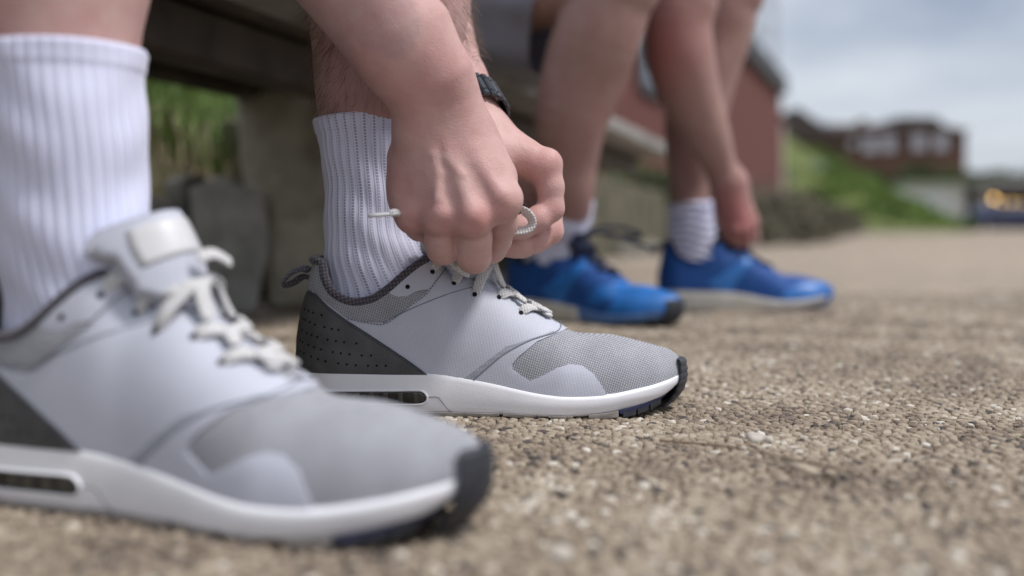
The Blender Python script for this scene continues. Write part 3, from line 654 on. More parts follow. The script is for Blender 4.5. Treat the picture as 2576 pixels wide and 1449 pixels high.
# bow on the foreground shoe
def L0(x, y, z): return to_world(shoe0, np.array([x, y, z]))
for pts in ([(.160,-.008,.134),(.165,-.001,.136),(.169,.008,.131)],):
    l = cr([L0(*p) for p in pts], 6); add_lace(shoe0, l, np.array([.6, -.35, .7]), .0078, .0022)
def L2(x, y, z): return to_world(shoe2, np.array([x, y, z]))
for pts in ([(.150,-.004,.140),(.165,.02,.150),(.185,.055,.150),(.205,.085,.138),(.19,.07,.134),(.165,.03,.138)], [(.152,-.002,.138),(.175,.03,.140),(.20,.07,.125),(.225,.10,.112)],
            [(.150,-.004,.140),(.145,-.03,.135),(.155,-.05,.12),(.165,-.035,.122),(.155,-.01,.136)]):
    l = cr([L2(*p) for p in pts], 6); add_lace(shoe2, l, np.cross(np.gradient(l, axis=0), [.2, .3, 1]), .006, .0028, 'navyfab')

# ------------------------------------------------------------------ the person in the foreground
def gp(*a): return tuple(P(*a))
b1 = Body()
ALL = []
# focus leg (left) and foreground leg (right), hips, trunk, head: one body
b1.limb([((-.140, .83, .045), .022), ((-.112, .83, .085), .029), ((-.1155, .83, .14), .0315), ((-.1185, .83, .19), .0325), ((-.1225, .828, .232), .0355), ((-.1215, .828, .25), .0395), ((-.114, .825, .272), .049), ((-.104, .822, .306), .0605), ((-.101, .82, .345), .067), ((-.095, .82, .42), .064), ((-.075, .82, .51), .062), ((-.24, .81, .56), .075), ((-.48, .79, .57), .092)], 4, .012)
b1.limb([((-.12, .83, .075), .030), ((-.04, .83, .050), .026), ((.03, .83, .038), .022), ((.075, .83, .034), .018)], 4, .012)
fa = lambda d: tuple(to_world(shoe0, np.array(d)))
b1.limb([(fa((.04, 0, .045)), .022), (fa((.074, 0, .09)), .026), (fa((.068, 0, .15)), .031), ((-.250, .563, .20), .0355), ((-.253, .564, .240), .0385), ((-.253, .564, .27), .0415), ((-.254, .566, .31), .050), ((-.255, .57, .38), .058), ((-.25, .575, .46), .058), ((-.225, .58, .52), .060), ((-.36, .63, .57), .075), ((-.52, .66, .58), .092)], 4, .012)
b1.limb([(fa((.06, 0, .075)), .030), (fa((.14, 0, .050)), .026), (fa((.21, 0, .038)), .022), (fa((.255, 0, .034)), .018)], 4, .012)
b1.group(.06, .05).chain([((-.55, .72, .58), .125), ((-.46, .72, .68), .12), ((-.33, .73, .755), .125), ((-.22, .74, .78), .11), ((-.15, .74, .79), .055), ((-.09, .74, .78), .060)]).cap((-.22, .58, .77), (-.22, .90, .77), .065, .065)
b1.group(.010, .012).cap((-.02, .74, .79), (.02, .74, .73), .082, .072).cap((.078, .74, .735), (.086, .74, .72), .018, .018).cap((-.02, .66, .76), (-.02, .82, .76), .022, .022)
# right arm and hand, back of the hand to the camera
b1.limb([((-.22, .57, .77), .058), ((-.215, .62, .62), .048), ((-.195, .695, .47), .044), (gp(800,-190,.705), .044), (gp(925,0,.715), .0385), (gp(1010,125,.725), .0345)], 4, .012)
b1.group(.010, .012).chain([(gp(985,85,.722), .031), (gp(1040,205,.728), .0235), (gp(1066,268,.735), .0205), (gp(1063,330,.740), .021)]).chain([(gp(1040,85,.725), .030), (gp(1105,190,.730), .0235), (gp(1132,248,.738), .0205), (gp(1150,310,.742), .0205)])
# metacarpals
W1 = dict(p=(1042,545,.742), r=(1108,552,.728), m=(1190,555,.722), i=(1264,512,.728))
b1.group(.012, .010)
for kx, (u0, v0, y0), r0, r1 in (('p', (1062,330,.748), .0195, .0150), ('r', (1080,315,.744), .0190, .0145), ('m', (1115,305,.742), .0190, .0150), ('i', (1150,310,.744), .0200, .0150)):
    u, v_, y = W1[kx]; b1.cap(gp(u0, v0, y0), gp(u, v_-14, y+.004), r0, r1)
b1.cap(gp(1022,495,.752), gp(1022,400,.756), .0135, .0145); b1.cap(gp(1170,330,.752), gp(1240,450,.752), .019, .018); b1.cap(gp(1032,470,.762), gp(1240,470,.765), .014, .016)
b1.cap(gp(1185,340,.756), gp(1252,440,.775), .017, .014)
# knuckles and tendons
b1.group(.008, .009)
for kx, rr in (('p', .0102), ('r', .0108), ('m', .0116), ('i', .0116)): u, v_, y = W1[kx]; b1.cap(gp(u, v_-4, y-.0026), gp(u-3, v_+7, y-.0016), rr, rr)
b1.group(.006, .010)
for a, b in (((1082,345,.727), (1108,535,.7135)), ((1118,330,.725), (1185,535,.708)), ((1150,330,.727), (1258,490,.713)), ((1070,380,.733), (1047,530,.730))): b1.cap(gp(a[0], a[1], a[2]+.0036), gp(b[0], b[1], b[2]+.0028), .0024, .0018)
b1.group(.003, .005)
for ch in ([(1145,300,.7215), (1120,350,.7205), (1128,400,.7170), (1160,440,.7130)], [(1100,340,.722), (1092,390,.719), (1105,440,.716), (1100,500,.713)], [(1185,350,.725), (1195,410,.7195), (1232,460,.717)]):
    b1.chain([(gp(p[0], p[1], p[2]+.0024), .0012) for p in ch])
# fingers, each its own chain, kept apart by a small blend
def fing(b, pts, k=.006, ko=.0022): b.group(k, ko).chain([(gp(u, v, y), r) for u, v, y, r in pts])
fing(b1, [(1040,545,.744,.0118), (1057,568,.757,.0108), (1066,572,.775,.0100), (1085,590,.790,.0090), (1100,592,.796,.0085)], .006, .0035)
fing(b1, [(1108,556,.732,.0120), (1110,595,.736,.0114), (1115,624,.742,.0117), (1124,618,.768,.0102), (1134,592,.783,.0090)], .006, .0010)
fing(b1, [(1190,560,.728,.0128), (1194,600,.732,.0119), (1192,644,.739,.0121), (1196,634,.767,.0105), (1206,600,.782,.0092)], .006, .0010)
fing(b1, [(1262,515,.736,.0130), (1262,560,.746,.0112), (1250,604,.758,.0100), (1240,628,.768,.0092), (1226,634,.775,.0080)], .006, .0010)
fing(b1, [(1195,380,.770,.0160), (1235,465,.785,.0135), (1250,540,.785,.0110), (1245,600,.783,.0098), (1232,625,.780,.0085)], .008, .006)
# left arm and hand, seen from the thumb side
b1.limb([((-.22, .90, .77), .058), ((-.15, .97, .60), .046), ((-.085, .975, .45), .043), (gp(1085,40,.935), .037), (gp(1142,225,.865), .029)], 4, .012)
b1.group(.010, .012).chain([(gp(1142,228,.865), .026), (gp(1172,302,.832), .0235), (gp(1208,345,.822), .0225)]).chain([(gp(1162,222,.880), .023), (gp(1186,290,.850), .0215), (gp(1225,338,.842), .0205)])
b1.group(.012, .010).cap(gp(1222,352,.825), gp(1362,420,.812), .0205, .0142).cap(gp(1222,352,.835), gp(1362,428,.832), .0215, .0145).cap(gp(1222,355,.845), gp(1350,445,.852), .0205, .0140).cap(gp(1222,360,.855), gp(1330,465,.870), .0190, .0130)
b1.cap(gp(1212,358,.818), gp(1245,400,.808), .0210, .0150).cap(gp(1262,385,.812), gp(1318,396,.812), .0120, .0100)
b1.group(.006, .008).cap(gp(1382,404,.810), gp(1384,408,.812), .0085, .0085)
fing(b1, [(1370,420,.812,.0135), (1384,470,.811,.0108), (1386,525,.811,.0102), (1352,552,.805,.0100), (1312,572,.800,.0092), (1285,578,.797,.0080)], .005, .005)
fing(b1, [(1366,440,.838,.0125), (1384,510,.842,.0108), (1384,582,.834,.0104), (1345,605,.822,.0100), (1300,618,.812,.0094), (1252,622,.804,.0082)], .005, .002)
fing(b1, [(1352,455,.862,.0120), (1372,530,.868,.0105), (1362,595,.855,.0104), (1315,618,.842,.0096), (1275,622,.835,.0085)], .005, .002)
fing(b1, [(1335,470,.882,.0110), (1355,540,.890,.0095), (1335,590,.875,.0092), (1300,608,.862,.0085)], .005, .002)
fing(b1, [(1232,385,.808,.0175), (1238,445,.802,.0140), (1240,520,.795,.0110), (1245,575,.790,.0100), (1246,605,.788,.0085)], .008, .006)
reds1 = [(P(1045,558,.735), .010, .8), (P(1112,562,.718), .010, .75), (P(1198,566,.708), .0105, 1.0), (P(1266,525,.716), .011, .65), (P(1117,640,.735), .010, .25), (P(1190,662,.735), .010, .4),
         (P(1030,480,.735), .016, .35), (P(1385,408,.800), .013, .5), (P(1385,535,.800), .012, .55), (P(1395,600,.822), .010, .65), (P(1262,625,.80), .009, .5), (P(1290,580,.79), .010, .35),
         (P(1000,150,.70), .05, .25), (P(1330,420,.80), .010, .4), (P(1060,230,.71), .02, .3), ((-.12, .78, .26), .05, .35), (P(1240,400,.72), .02, .2)]
person1 = empty('person', (-.5, .73, 0)); tag(person1, 'person in the foreground bending down to tie the grey trainer, white ribbed socks', 'person')
def par(o, p):
    o.parent = p; o.matrix_parent_inverse = Matrix.Translation(-Vector(p.location)) if p.rotation_euler.z == 0 else p.matrix_basis.inverted(); return o
body1 = body_mesh('body', b1, [(.0014, (-.19, .62, .10), (.06, .95, .352)), (.0035, (-.36, .46, .018), (-.19, .95, .352)), (.0035, (-.19, .44, .018), (.14, .62, .352)), (.004, (-.19, .62, .018), (.14, .95, .10)), (.009, (-.78, .44, .348), (.18, 1.14, 1.1))], M['skin1'], None, reds1)
par(body1, person1)
def sock(secs, nribs, rows, parent, name='sock', wob=.0006, cuff=.012, rot=0, wr=.0006):
    """sections (z, cx, cy, ax, ay, tilt) swept into a ribbed tube"""
    s = cr(np.array(secs), 14); m = len(s); nt_ = nribs*8; th = np.arange(nt_+1)/nt_*2*np.pi; V = np.zeros((m, nt_+1, 3)); L_ = np.concatenate([[0], np.cumsum(np.abs(np.diff(s[:, 0])))])
    for i in range(m):
        z, cx, cy, ax, ay, tl = s[i]; ph = .25*math.sin(L_[i]*34)+.12*math.sin(L_[i]*90+1)
        t_ = th; rib = wob*np.abs(np.cos(nribs*t_/2))**.5*1.6-wob
        fold = wr*np.sin(L_[i]*(150 if wr < .001 else 420)+3*np.sin(t_*2)); k = 1.0 if L_[i] > cuff else .5; ed = -.0012*max(0, 1-L_[i]/.0018)
        r_ = rib*(.6+.4*k)+fold+ed+(.0008 if L_[i] < cuff else 0); c_, s_ = np.cos(t_+ph*.10), np.sin(t_+ph*.10)
        px_, py_ = (ax+r_)*c_, (ay+r_)*s_; V[i, :, 0] = cx+px_*math.cos(rot)-py_*math.sin(rot); V[i, :, 1] = cy+px_*math.sin(rot)+py_*math.cos(rot); V[i, :, 2] = z+tl*c_
    inner = V[:4].copy()[::-1]; cen = s[0, 1:3]; 
    for k_ in range(4): inner[k_, :, :2] = cen+(V[0, :, :2]-cen)*.955; inner[k_, :, 2] = V[0, :, 2]-.004*(3-k_)
    VV = np.concatenate([inner, V]); f = grid_faces(m+4, nt_+1); o = mesh(name, VV.reshape(-1, 3), f, M['sock'])
    uvl = o.data.uv_layers.new(name='UVMap'); LL = np.concatenate([np.zeros(4), L_])
    U = np.tile(np.arange(nt_+1)/8, (m+4, 1)); Vv = np.repeat(LL[:, None]*rows, nt_+1, 1); uv = np.stack([U, Vv], -1).reshape(-1, 2)
    uvl.data.foreach_set('uv', uv[f.ravel()].astype(np.float32).ravel()); return par(o, parent)
sock([(.242, -.1215, .828, .0425, .0415, .003), (.225, -.1210, .828, .0400, .0395, .002), (.19, -.1185, .829, .0375, .036, 0), (.155, -.1165, .83, .0395, .036, 0), (.135, -.1125, .83, .0435, .036, -.002), (.115, -.106, .83, .0500, .036, -.004), (.095, -.098, .83, .0560, .035, -.006), (.07, -.092, .83, .058, .034, -.006)], 34, 420, person1, wob=.0005)
q1, q2, q3 = fa((.064, 0, 0)), fa((.074, 0, 0)), fa((.080, 0, 0))
sock([(.2500, -.2535, .564, .0440, .0440, .001), (.23, -.253, .564, .0425, .0425, 0), (.20, -.250, .563, .0425, .041, 0), (.175, q1[0]+.004, q1[1], .0440, .039, 0), (.15, q1[0]+.006, q1[1]-.002, .0460, .036, 0), (.125, q2[0], q2[1], .048, .0320, -.003), (.10, q3[0], q3[1], .050, .030, -.005), (.07, q3[0], q3[1], .052, .030, -.006)], 40, 420, person1, wob=.0005, rot=ya)
# hair on the shin and forearm
def hairs(body, n, test, length, parent, name, seed, droop=-.6):
    rg = np.random.default_rng(seed); me = body.data; m = len(me.vertices); co = np.zeros(m*3, np.float32); me.vertices.foreach_get('co', co); co = co.reshape(-1, 3)
    no = np.zeros(m*3, np.float32); me.vertex_normals.foreach_get('vector', no); no = no.reshape(-1, 3)
    idx = np.where(test(co))[0]; idx = rg.choice(idx, min(n, len(idx)), replace=False); mb = MB()
    for i in idx:
        p = co[i]; d = no[i]; ln = length*rg.uniform(.5, 1.3); pts = [p-d*.0005]; v = d*.75+np.array([rg.normal(0, .35), rg.normal(0, .35), droop+rg.normal(0, .3)])*.6
        for k in range(5): v = v+np.array([rg.normal(0, .12), rg.normal(0, .12), droop*.35]); v /= np.linalg.norm(v); pts.append(pts[-1]+v*ln/5)
        mb.tube(pts, [.00009, .00009, .00008, .00007, .00005, .00002], 3, False)
    return par(tag(mb.build(name, M['hair2'], None, True), kind='stuff'), parent)
hairs(body1, 2600, lambda c: (c[:, 2] > .245) & (c[:, 2] < .35) & (c[:, 1] > .745) & (c[:, 0] < -.03) & ((c[:, 0] < -.135) | (c[:, 0] > -.055) | (c[:, 1] < .81)), .015, person1, 'leg_hair', 3)
# clothes and hair above the frame
def shell(name, prims, mat, h, lo, hi, k=.05):
    b = Body(); b.group(k, k)
    for a, c, ra, rb in prims: b.cap(a, c, ra, rb)
    v, f = b.polygonise(h, lo, hi); return mesh(name, v, f, mat)
par(shell('shirt', [((-.56, .72, .62), (-.46, .72, .68), .14, .14), ((-.46, .72, .68), (-.33, .73, .755), .145, .15), ((-.33, .73, .755), (-.22, .74, .78), .15, .128), ((-.22, .57, .77), (-.22, .90, .77), .078, .078), ((-.22, .57, .77), (-.218, .60, .66), .078, .068), ((-.22, .90, .77), (-.18, .94, .67), .078, .068)], M['shirt'], .012, (-.75, .4, .4), (0, 1.1, 1.15)), person1)
par(shell('shorts', [((-.55, .66, .58), (-.26, .60, .575), .115, .100), ((-.55, .79, .58), (-.18, .81, .575), .115, .098), ((-.57, .72, .60), (-.53, .72, .64), .14, .135)], M['shorts'], .012, (-.78, .4, .36), (0, 1.1, 1.0)), person1)
par(shell('head_hair', [((-.03, .74, .81), (.02, .74, .82), .092, .08)], M['hair'], .01, (-.3, .6, .76), (.2, .9, 1.05)), person1)

# the one nail that shows, on the far hand's middle finger
M['nail'] = material('nail_pink', (.62, .44, .41), .3, .5)[0]
nc = P(1264,627,.7945); ua = P(1246,630,.7950)-P(1282,624,.8000); ua /= np.linalg.norm(ua); un = np.array([-.12, -.86, -.50]); un -= ua*un.dot(ua); un /= np.linalg.norm(un); uc = np.cross(ua, un); V = []
for i in range(5):
    for j in range(14): a = j/14*2*math.pi; r_ = i/4; V.append(nc+ua*.0050*r_*math.cos(a)+uc*.0037*r_*math.sin(a)+un*(.0006-.0022*(r_*math.sin(a))**2-.0004*r_**4))
o = par(mesh('nail', V, grid_faces(5, 14, True), M['nail']), person1); md = o.modifiers.new('thick', 'SOLIDIFY'); md.thickness = .0006

# wrist watch: metal links round the left wrist
wc = (P(1168,292,.834)+P(1183,282,.852))/2; ax = P(1208,345,.822)-P(1142,228,.865); ax = ax+np.array([0, .012, 0]); ax /= np.linalg.norm(ax)
watch = empty('wrist_watch', tuple(wc)); tag(watch, 'black metal link bracelet watch on the far wrist behind the tying hand', 'watch')
e1 = np.cross(ax, [0, 1., 0]); e1 /= np.linalg.norm(e1); e1 = e1 if e1[0] > 0 else -e1; e2 = np.cross(ax, e1)
def wpt(a, r, o, m=0): return (e1*math.cos(a)*(r+.0025)+e2*math.sin(a)*(r+.005))+ax*o*1.2
nl = 26
for k in range(nl):
    a0_, a1_ = 2*math.pi*k/nl, 2*math.pi*(k+1)/nl; g_ = .02
    for o0, o1 in ((-.0105, -.0062), (-.0058, .0058), (.0062, .0105)):
        vs = []; 
        for a in (a0_+g_, a0_+g_+.05, a1_-g_-.05, a1_-g_):
            bump_ = 0 if a in (a0_+g_, a1_-g_) else .0011
            for o in (o0, o0+.0006, o1-.0006, o1): vs.append(wpt(a, .0297+.0012+bump_-(.0006 if o in (o0, o1) else 0), o))
        for a in (a0_+g_, a1_-g_):
            for o in (o0, o1): vs.append(wpt(a, .0290, o))
        f = [(i*4+j, i*4+j+1, i*4+5+j, i*4+4+j) for i in range(3) for j in range(3)]
        f += [(16, 17, 19, 18), (0, 4, 8, 12, 18, 16), (3, 17, 19, 15, 11, 7), (0, 16, 17, 3, 2, 1), (12, 13, 14, 15, 19, 18)]
        mesh('link', vs, f, M['watch'], watch, smooth=False)
v, f = [], []
for i in range(41):
    a = 2*math.pi*i/40
    for r_, o in ((.0288, -.0095), (.0302, -.0095), (.0302, .0095), (.0288, .0095)): v.append(wpt(a, r_, o))
mesh('bracelet', v, grid_faces(41, 4, True), M['watch'], watch)
ca_ = math.pi*1.35; cn = wpt(ca_, 1, 0)/1.0; cc = wpt(ca_, .034, 0); u1 = cn/np.linalg.norm(cn); u2 = ax; u3 = np.cross(u1, u2)
mb = MB(); vs = []
for hh, rr in ((-.004, .019), (.003, .020), (.0045, .018)): vs += [cc+u1*hh+rr*(math.cos(t_)*u2+math.sin(t_)*u3) for t_ in np.arange(24)/24*2*math.pi]
mesh('watch_case', vs, [tuple(r) for r in grid_faces(3, 24, True)]+[tuple(range(48, 72)), tuple(range(23, -1, -1))], M['watch'], watch)

# ------------------------------------------------------------------ the second person
b2 = Body()
A2 = lambda d: tuple(to_world(shoe2, np.array(d))); A3 = lambda d: tuple(to_world(shoe3, np.array(d)))
an = A2((.085, 0, 0))
b2.limb([(A2((.05, 0, .045)), .022), (A2((.080, 0, .09)), .028), (gp(1408,605,1.61), .028), (gp(1434,540,1.60), .0325), (gp(1434,480,1.58), .037), (gp(1430,400,1.57), .047), (gp(1437,300,1.55), .057), (gp(1471,185,1.54), .066), (gp(1502,90,1.52), .067), (gp(1531,0,1.51), .065), (gp(1528,-60,1.51), .067), ((-.05, 1.62, .54), .080), ((-.26, 1.72, .56), .092)], 4, .012)
b2.limb([(A2((.07, 0, .075)), .030), (A2((.15, 0, .050)), .026), (A2((.21, 0, .038)), .022), (A2((.26, 0, .034)), .018)], 4, .012)
b2.limb([(A3((.04, 0, .045)), .022), (A3((.068, 0, .09)), .029), (gp(1737,560,1.85), .032), (gp(1737,480,1.85), .034), (gp(1736,400,1.84), .043), (gp(1748,300,1.83), .055), (gp(1770,190,1.82), .060), (gp(1806,90,1.81), .059), (gp(1818,20,1.80), .060), (gp(1805,-50,1.80), .062), ((.06, 1.84, .60), .078), ((-.24, 1.86, .57), .092)], 4, .012)
b2.limb([(A3((.06, 0, .075)), .030), (A3((.14, 0, .050)), .026), (A3((.21, 0, .038)), .022), (A3((.26, 0, .034)), .018)], 4, .012)
b2.group(.06, .05).chain([((-.28, 1.80, .60), .125), ((-.15, 1.79, .72), .12), ((.02, 1.77, .80), .125), ((.14, 1.76, .83), .11), ((.21, 1.75, .84), .055), ((.27, 1.74, .83), .060)]).cap((.14, 1.60, .82), (.14, 1.92, .82), .065, .065)
b2.group(.010, .012).cap((.33, 1.74, .84), (.37, 1.74, .78), .082, .072).cap((.425, 1.74, .79), (.435, 1.74, .775), .018, .018)
# near arm reaching down to the far shoe, and its hand
b2.limb([((.14, 1.60, .82), .058), ((.20, 1.60, .70), .050), (gp(1722,-60,1.63), .052), (gp(1708,60,1.64), .054), (gp(1712,150,1.65), .056), (gp(1738,240,1.67), .049), (gp(1775,330,1.69), .040), (gp(1808,410,1.71), .029), (gp(1830,460,1.72), .026)], 4, .006)
b2.group(.022, .012).cap(gp(1828,460,1.72), gp(1830,540,1.725), .026, .018).cap(gp(1842,465,1.73), gp(1872,530,1.735), .024, .018).cap(gp(1835,460,1.725), gp(1852,545,1.715), .025, .018)
for (u0, v0, y0, u1_, v1_) in ((1828,548,1.722,1832,588), (1848,556,1.712,1850,600), (1868,552,1.712,1872,604), (1884,535,1.722,1890,592)):
    fing(b2, [(u0, v0, y0, .0135), (u0+2, (v0+v1_)/2, y0-.003, .0118), (u1_, v1_, y0+.01, .0108), (u1_+3, v1_+10, y0+.035, .0095)], .008, .004)
fing(b2, [(1868,510,1.75,.016), (1892,555,1.76,.0115), (1898,600,1.765,.010)], .008, .006)
# far arm
b2.limb([((.14, 1.92, .82), .058), ((.25, 2.0, .68), .048), ((.37, 2.0, .50), .040), ((.395, 1.95, .27), .028)], 4, .012)
b2.group(.02, .012).cap((.395, 1.95, .26), (.40, 1.92, .19), .026, .020).cap((.40, 1.92, .185), (.405, 1.885, .15), .016, .011).cap((.40, 1.91, .185), (.402, 1.875, .15), .015, .010)
reds2 = [(P(1660,140,1.60), .05, .95), (P(1700,60,1.6), .05, .5), (P(1850,550,1.69), .035, 1.0), (P(1835,500,1.69), .03, .7), (P(1890,590,1.70), .03, .8), (P(1440,560,1.57), .04, .3), (P(1430,330,1.5), .06, .2)]
person2 = empty('person', (-.3, 1.8, 0)); tag(person2, 'second person along the bench in dark shorts, bending to tie blue trainers', 'person')
body2 = body_mesh('body', b2, [(.003, (-.12, 1.40, .015), (.60, 2.06, .56)), (.01, (-.55, 1.40, .42), (-.118, 2.1, .56)), (.01, (-.55, 1.40, .555), (.62, 2.12, 1.2))], M['skin2'], None, reds2)
par(body2, person2)
c2 = P(1436,560,1.60); 
sock([(.190, c2[0]-.001, 1.60, .039, .038, .002), (.165, c2[0]-.003, 1.605, .0385, .037, .002), (.145, c2[0]-.012, 1.612, .042, .036, .0), (.12, c2[0]-.024, 1.622, .048, .034, -.002), (.09, c2[0]-.030, 1.627, .052, .032, -.004)], 34, 520, person2, wob=.0008, rot=yb)
c3 = P(1737,560,1.85)
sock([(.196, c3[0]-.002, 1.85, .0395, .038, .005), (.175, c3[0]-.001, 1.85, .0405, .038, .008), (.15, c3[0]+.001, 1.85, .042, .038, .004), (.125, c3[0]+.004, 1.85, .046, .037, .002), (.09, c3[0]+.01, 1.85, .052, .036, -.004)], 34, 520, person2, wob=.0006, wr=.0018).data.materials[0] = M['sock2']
par(shell('shirt', [((-.28, 1.80, .62), (-.15, 1.79, .72), .135, .14), ((-.15, 1.79, .72), (.02, 1.77, .80), .145, .15), ((.02, 1.77, .80), (.14, 1.76, .83), .15, .128), ((.14, 1.60, .82), (.14, 1.92, .82), .078, .078), ((.14, 1.60, .82), (.17, 1.60, .74), .078, .068)], M['shirt'], .014, (-.5, 1.4, .4), (.5, 2.2, 1.2)), person2)
par(shell('head_hair', [((.32, 1.74, .86), (.36, 1.74, .87), .092, .08)], M['hair'], .01, (.1, 1.6, .81), (.6, 1.9, 1.1)), person2)
# shorts: a loose leg of cloth hanging under each thigh, flared hem, folds
def shorts_leg(p0, p1, r0, r1, sag, seed):
    n, m = 30, 64; p0 = np.array(p0); p1 = np.array(p1); d = (p1-p0)/np.linalg.norm(p1-p0); s_ = np.cross(d, [0, 0, 1.]); s_ /= np.linalg.norm(s_); u_ = np.cross(s_, d); V = []
    for layer in (0, 1):
        for i in (range(n) if layer == 0 else range(n-1, n-9, -1)):
            t = i/(n-1)
            for j in range(m):
                a = 2*math.pi*j/m; r = r0+(r1-r0)*t; down = max(0, -math.sin(a))
                fo = 1+.05*math.sin(a*5+seed+t*2)*t+.03*math.sin(a*9+t*5+seed)*t; rr = (r+sag*t*down**1.5)*fo-.003*layer
                V.append(p0+(p1-p0)*t+d*.035*t*math.cos(a*1-math.pi/2)*1.0+s_*rr*math.cos(a)+u_*rr*math.sin(a))
    return V, grid_faces(n+8, m, True)
v, f = shorts_leg((-.30, 1.73, .57), (.085, 1.585, .535), .115, .088, .055, 1.0); par(mesh('shorts', v, f, M['shorts']), person2)
v, f = shorts_leg((-.26, 1.87, .58), (.20, 1.845, .585), .115, .090, .105, 2.5); par(mesh('shorts', v, f, M['shorts']), person2)

# ------------------------------------------------------------------ the path: bound aggregate, real stones near the camera
def ground_mat():
    m, t, b = material('pale_aggregate', (.30, .25, .20), .85, .3); tcn = N(t, 'ShaderNodeTexCoord'); lk = t.links.new
    vo = N(t, 'ShaderNodeTexVoronoi'); vo.inputs['Scale'].default_value = 150; n0 = N(t, 'ShaderNodeTexNoise'); n0.inputs['Scale'].default_value = 7; n0.inputs['Detail'].default_value = 7
    n1 = N(t, 'ShaderNodeTexNoise'); n1.inputs['Scale'].default_value = .55; n1.inputs['Detail'].default_value = 6
    for q in (vo, n0, n1): lk(tcn.outputs['Object'], q.inputs['Vector'])
    sp = N(t, 'ShaderNodeSeparateColor'); lk(vo.outputs['Color'], sp.inputs[0])
    r = N(t, 'ShaderNodeValToRGB'); el = r.color_ramp.elements; el[0].position = 0; el[0].color = (.085, .065, .05, 1); el[1].position = 1; el[1].color = (.40, .35, .285, 1)
    a = el.new(.30); a.color = (.26, .20, .15, 1); a = el.new(.65); a.color = (.36, .295, .23, 1); lk(sp.outputs[0], r.inputs[0])
    mx = N(t, 'ShaderNodeMix', data_type='RGBA', blend_type='OVERLAY'); mx.inputs[0].default_value = .30; lk(r.outputs[0], mx.inputs[6]); lk(n0.outputs['Fac'], mx.inputs[7])
    mx2 = N(t, 'ShaderNodeMix', data_type='RGBA', blend_type='OVERLAY'); mx2.inputs[0].default_value = .30; lk(mx.outputs[2], mx2.inputs[6]); lk(n1.outputs['Fac'], mx2.inputs[7]); lk(mx2.outputs[2], b.inputs['Base Color'])
    v2 = N(t, 'ShaderNodeTexVoronoi', feature='DISTANCE_TO_EDGE'); v2.inputs['Scale'].default_value = 150; lk(tcn.outputs['Object'], v2.inputs['Vector'])
    bp = N(t, 'ShaderNodeBump'); bp.inputs['Strength'].default_value = .8; bp.inputs['Distance'].default_value = .003; lk(v2.outputs['Distance'], bp.inputs['Height']); lk(bp.outputs[0], b.inputs['Normal'])
    return m
M['ground'] = ground_mat()
def stone_mat():
    m, t, b = material('aggregate_stone', (.33, .27, .21), .8, .35); at = N(t, 'ShaderNodeAttribute', attribute_name='tone'); lk = t.links.new
    tcn = N(t, 'ShaderNodeTexCoord'); n = N(t, 'ShaderNodeTexNoise'); n.inputs['Scale'].default_value = 420; n.inputs['Detail'].default_value = 5; lk(tcn.outputs['Object'], n.inputs['Vector'])
    ad = N(t, 'ShaderNodeMath', operation='MULTIPLY_ADD'); ad.inputs[1].default_value = .35; lk(n.outputs['Fac'], ad.inputs[0])
    sb = N(t, 'ShaderNodeMath', operation='SUBTRACT'); sb.inputs[1].default_value = .175; lk(at.outputs['Fac'], sb.inputs[0]); lk(sb.outputs[0], ad.inputs[2])
    r = N(t, 'ShaderNodeValToRGB'); el = r.color_ramp.elements; el[0].position = 0; el[0].color = (.05, .045, .045, 1); el[1].position = 1; el[1].color = (.56, .52, .46, 1)
    for p, c in ((.12, (.105, .085, .072)), (.3, (.19, .148, .11)), (.5, (.265, .215, .162)), (.72, (.33, .275, .21)), (.88, (.38, .33, .262))): a = el.new(p); a.color = (*c, 1)
    lk(ad.outputs[0], r.inputs[0]); lk(r.outputs[0], b.inputs['Base Color'])
    bp = N(t, 'ShaderNodeBump'); bp.inputs['Strength'].default_value = .6; bp.inputs['Distance'].default_value = .0008; lk(n.outputs['Fac'], bp.inputs['Height']); lk(bp.outputs[0], b.inputs['Normal'])
    return m
M['stone'] = stone_mat()
M['grout'] = simple('sandy_binder', (.12, .095, .07), .9, .5, 160, .8, 700, .001, tint=(.25, .21, .155))
mesh('ground', [(-400, -20, -.0035), (400, -20, -.0035), (400, 900, -.0035), (-400, 900, -.0035)], [(0, 1, 2, 3)], M['ground'])['kind'] = 'structure'
